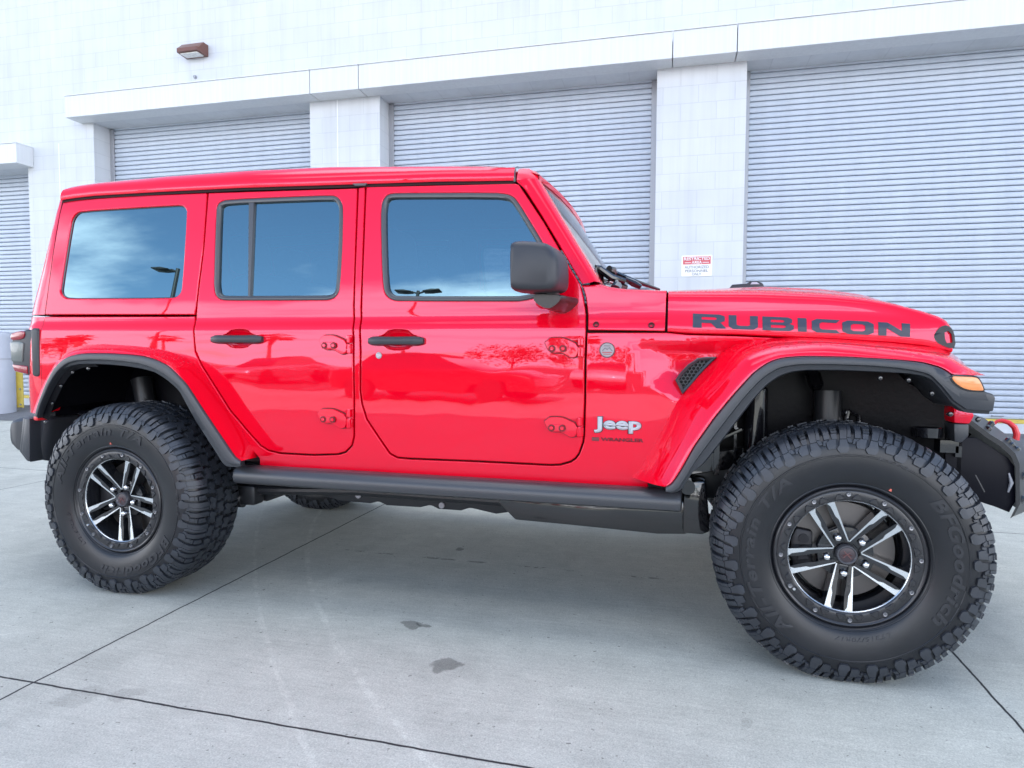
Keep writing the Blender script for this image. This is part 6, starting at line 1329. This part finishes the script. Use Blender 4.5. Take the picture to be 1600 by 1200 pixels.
def bush(name, x, y, h, wd, seed, label, cat='tree'):
    rnd = random.Random(seed); r = empty(name, (x, y, 0)); tag(r, label, cat, 'broadleaf trees across the parking lot')
    t = bmesh.new(); tube(t, [(0, 0, 0), (.05, 0, h * .35), (.0, .1, h * .6)], [.2, .16, .08], 8)
    for k in range(5): a = k * 1.3; tube(t, [(0.03, 0, h * .35), (math.cos(a) * wd * .25, math.sin(a) * wd * .25, h * .65)], [.1, .03], 6)
    obj('trunk', t, BARK, r); c = bmesh.new(); cl = [(rnd.gauss(0, wd * .25), rnd.gauss(0, wd * .25), h * rnd.uniform(.45, .92), rnd.uniform(.5, 1.0) * wd * .22) for _ in range(22)]
    for cx, cy, cz, cr in cl:
        for _ in range(70):
            d = Vector((rnd.gauss(0, 1), rnd.gauss(0, 1), rnd.gauss(0, 1))).normalized() * cr * rnd.uniform(.5, 1.05); p = Vector((cx, cy, cz)) + d
            a = Vector((rnd.gauss(0, 1), rnd.gauss(0, 1), rnd.gauss(0, 1))).normalized() * .16; b = a.orthogonal().normalized() * .1
            c.faces.new([c.verts.new(q) for q in (p - a, p + b, p + a, p - b)])
    obj('crown', c, LEAF, r, flat=True)
for i, (x, y, h, wd) in enumerate(((-52, -42, 6.0, 6), (-13, -46, 4.2, 7), (-2, -47, 4.6, 8), (8, -46, 4.0, 7), (22, -44, 5, 7))):
    bush('broadleaf_tree', x, y, h, wd, 30 + i, ('round bushy tree mirrored below the tail lamp', 'wide low tree mirrored in the rear door', 'wide tree mirrored in the front door', 'low tree mirrored below the mirror arm', 'round tree mirrored in the front wing')[i])
CARW = [mat('car_white', (.75, .75, .74), .35, coat=1), mat('car_silver', (.5, .51, .53), .3, .6, coat=1), mat('car_red', (.35, .02, .02), .35, coat=1), mat('car_dark', (.03, .035, .045), .3, coat=1)]
CGL = mat('car_glass', (.02, .025, .03), .05, coat=1); CTY = mat('car_tyre', (.02, .02, .02), .7)
def parked_car(x, y, rz, m, label):
    r = empty('parked_car', (x, y, 0), rz); tag(r, label, 'car', 'cars in the parking lot')
    low = [(-2.2, .35), (-2.25, .6), (-2.15, .88), (-1.5, .95), (.8, .95), (1.7, .86), (2.2, .68), (2.28, .45), (2.2, .3), (1.85, .27), (1.75, .5), (1.4, .64), (1.05, .5), (.95, .24), (-.95, .24), (-1.05, .5), (-1.4, .64), (-1.75, .5), (-1.85, .27)]
    b = bmesh.new(); prism(b, low, -.88, .88, .06, 3); obj('body', b, m, r)
    b = bmesh.new(); loft(b, [[(-1.72, s * .78, .94), (-1.05, s * .66, 1.38), (-.5, s * .62, 1.45), (.2, s * .64, 1.42), (1.02, s * .78, .94)] for s in (-1, -.5, 0, .5, 1)], flip=True)
    for sg_ in (-1, 1): f = b.faces.new([b.verts.new(p) for p in ((-1.72, sg_ * .78, .94), (-1.05, sg_ * .66, 1.38), (-.5, sg_ * .62, 1.45), (.2, sg_ * .64, 1.42), (1.02, sg_ * .78, .94))][::-sg_])
    obj('cabin_glass', b, CGL, r)
    b = bmesh.new(); prism(b, [(-1.05, 1.385), (-.5, 1.455), (.2, 1.425), (.2, 1.44), (-.5, 1.475), (-1.08, 1.40)], -.64, .64, .01, 1); obj('roof', b, m, r)
    for cx in (-1.4, 1.4):
        for cy in (-.78, .78):
            b = bmesh.new(); b2 = bmesh.new(); lathe(b2, [(.001, -.11), (.17, -.11), (.21, -.09), (.32, -.1), (.33, -.06), (.33, .06), (.32, .1), (.001, .1)], 24); bmesh.ops.recalc_face_normals(b2, faces=b2.faces[:]); merge(b, b2, None, Matrix.Translation((cx, cy, .33))); obj('wheel', b, CTY, r)
for i, (x, y, rz, k, lb) in enumerate(((-19.2, -17, 1.57, 0, 'white saloon mirrored in the rear door beside the handle'), (-13.6, -17, 1.57, 1, 'silver saloon mirrored between the door handles'), (-8.2, -17, 1.6, 3, 'dark saloon mirrored in the front door'), (-2.6, -17.2, 1.57, 0, 'white saloon mirrored under the front door hinge'), (2.9, -17, 1.55, 1, 'silver saloon mirrored in the front wing'), (-5.2, -10.4, .12, 2, 'red saloon standing close behind the camera, mirrored across the front door'))):
    parked_car(x, y, rz, CARW[k], lb)
POLE = mat('pole_bronze', (.03, .03, .03), .5)
def lot_lamp(x, y, h, heads, label):
    lp = empty('parking_lamp', (x, y, 0)); tag(lp, label, 'street lamp')
    b = bmesh.new(); tube(b, [(0, 0, 0), (0, 0, .55), (0, 0, .6)], [.24, .24, .2], 16); obj('base', b, SILLM, lp)
    b = bmesh.new(); tube(b, [(0, 0, .6), (0, 0, h)], [.10, .07], 10); obj('pole', b, POLE, lp)
    for s in heads:
        b = bmesh.new(); tube(b, [(0, 0, h - .12), (s * .3, 0, h - .02)], .04, 6); b2 = bmesh.new(); prism(b2, [(s * .25, h - .05), (s * .6, h + .02), (s * 1.0, h + .02), (s * 1.0, h - .02), (s * .6, h - .06)], -.2, .2, .01); merge(b, b2); obj('lamp_head', b, POLE, lp)
lot_lamp(-17.85, -16.1, 8.45, (-1,), 'tall dark single-headed lot lamp mirrored in the rear side window')
lot_lamp(-11.3, -22.0, 9.8, (-1, 1), 'twin-headed lot lamp whose tip is mirrored in the front door window')
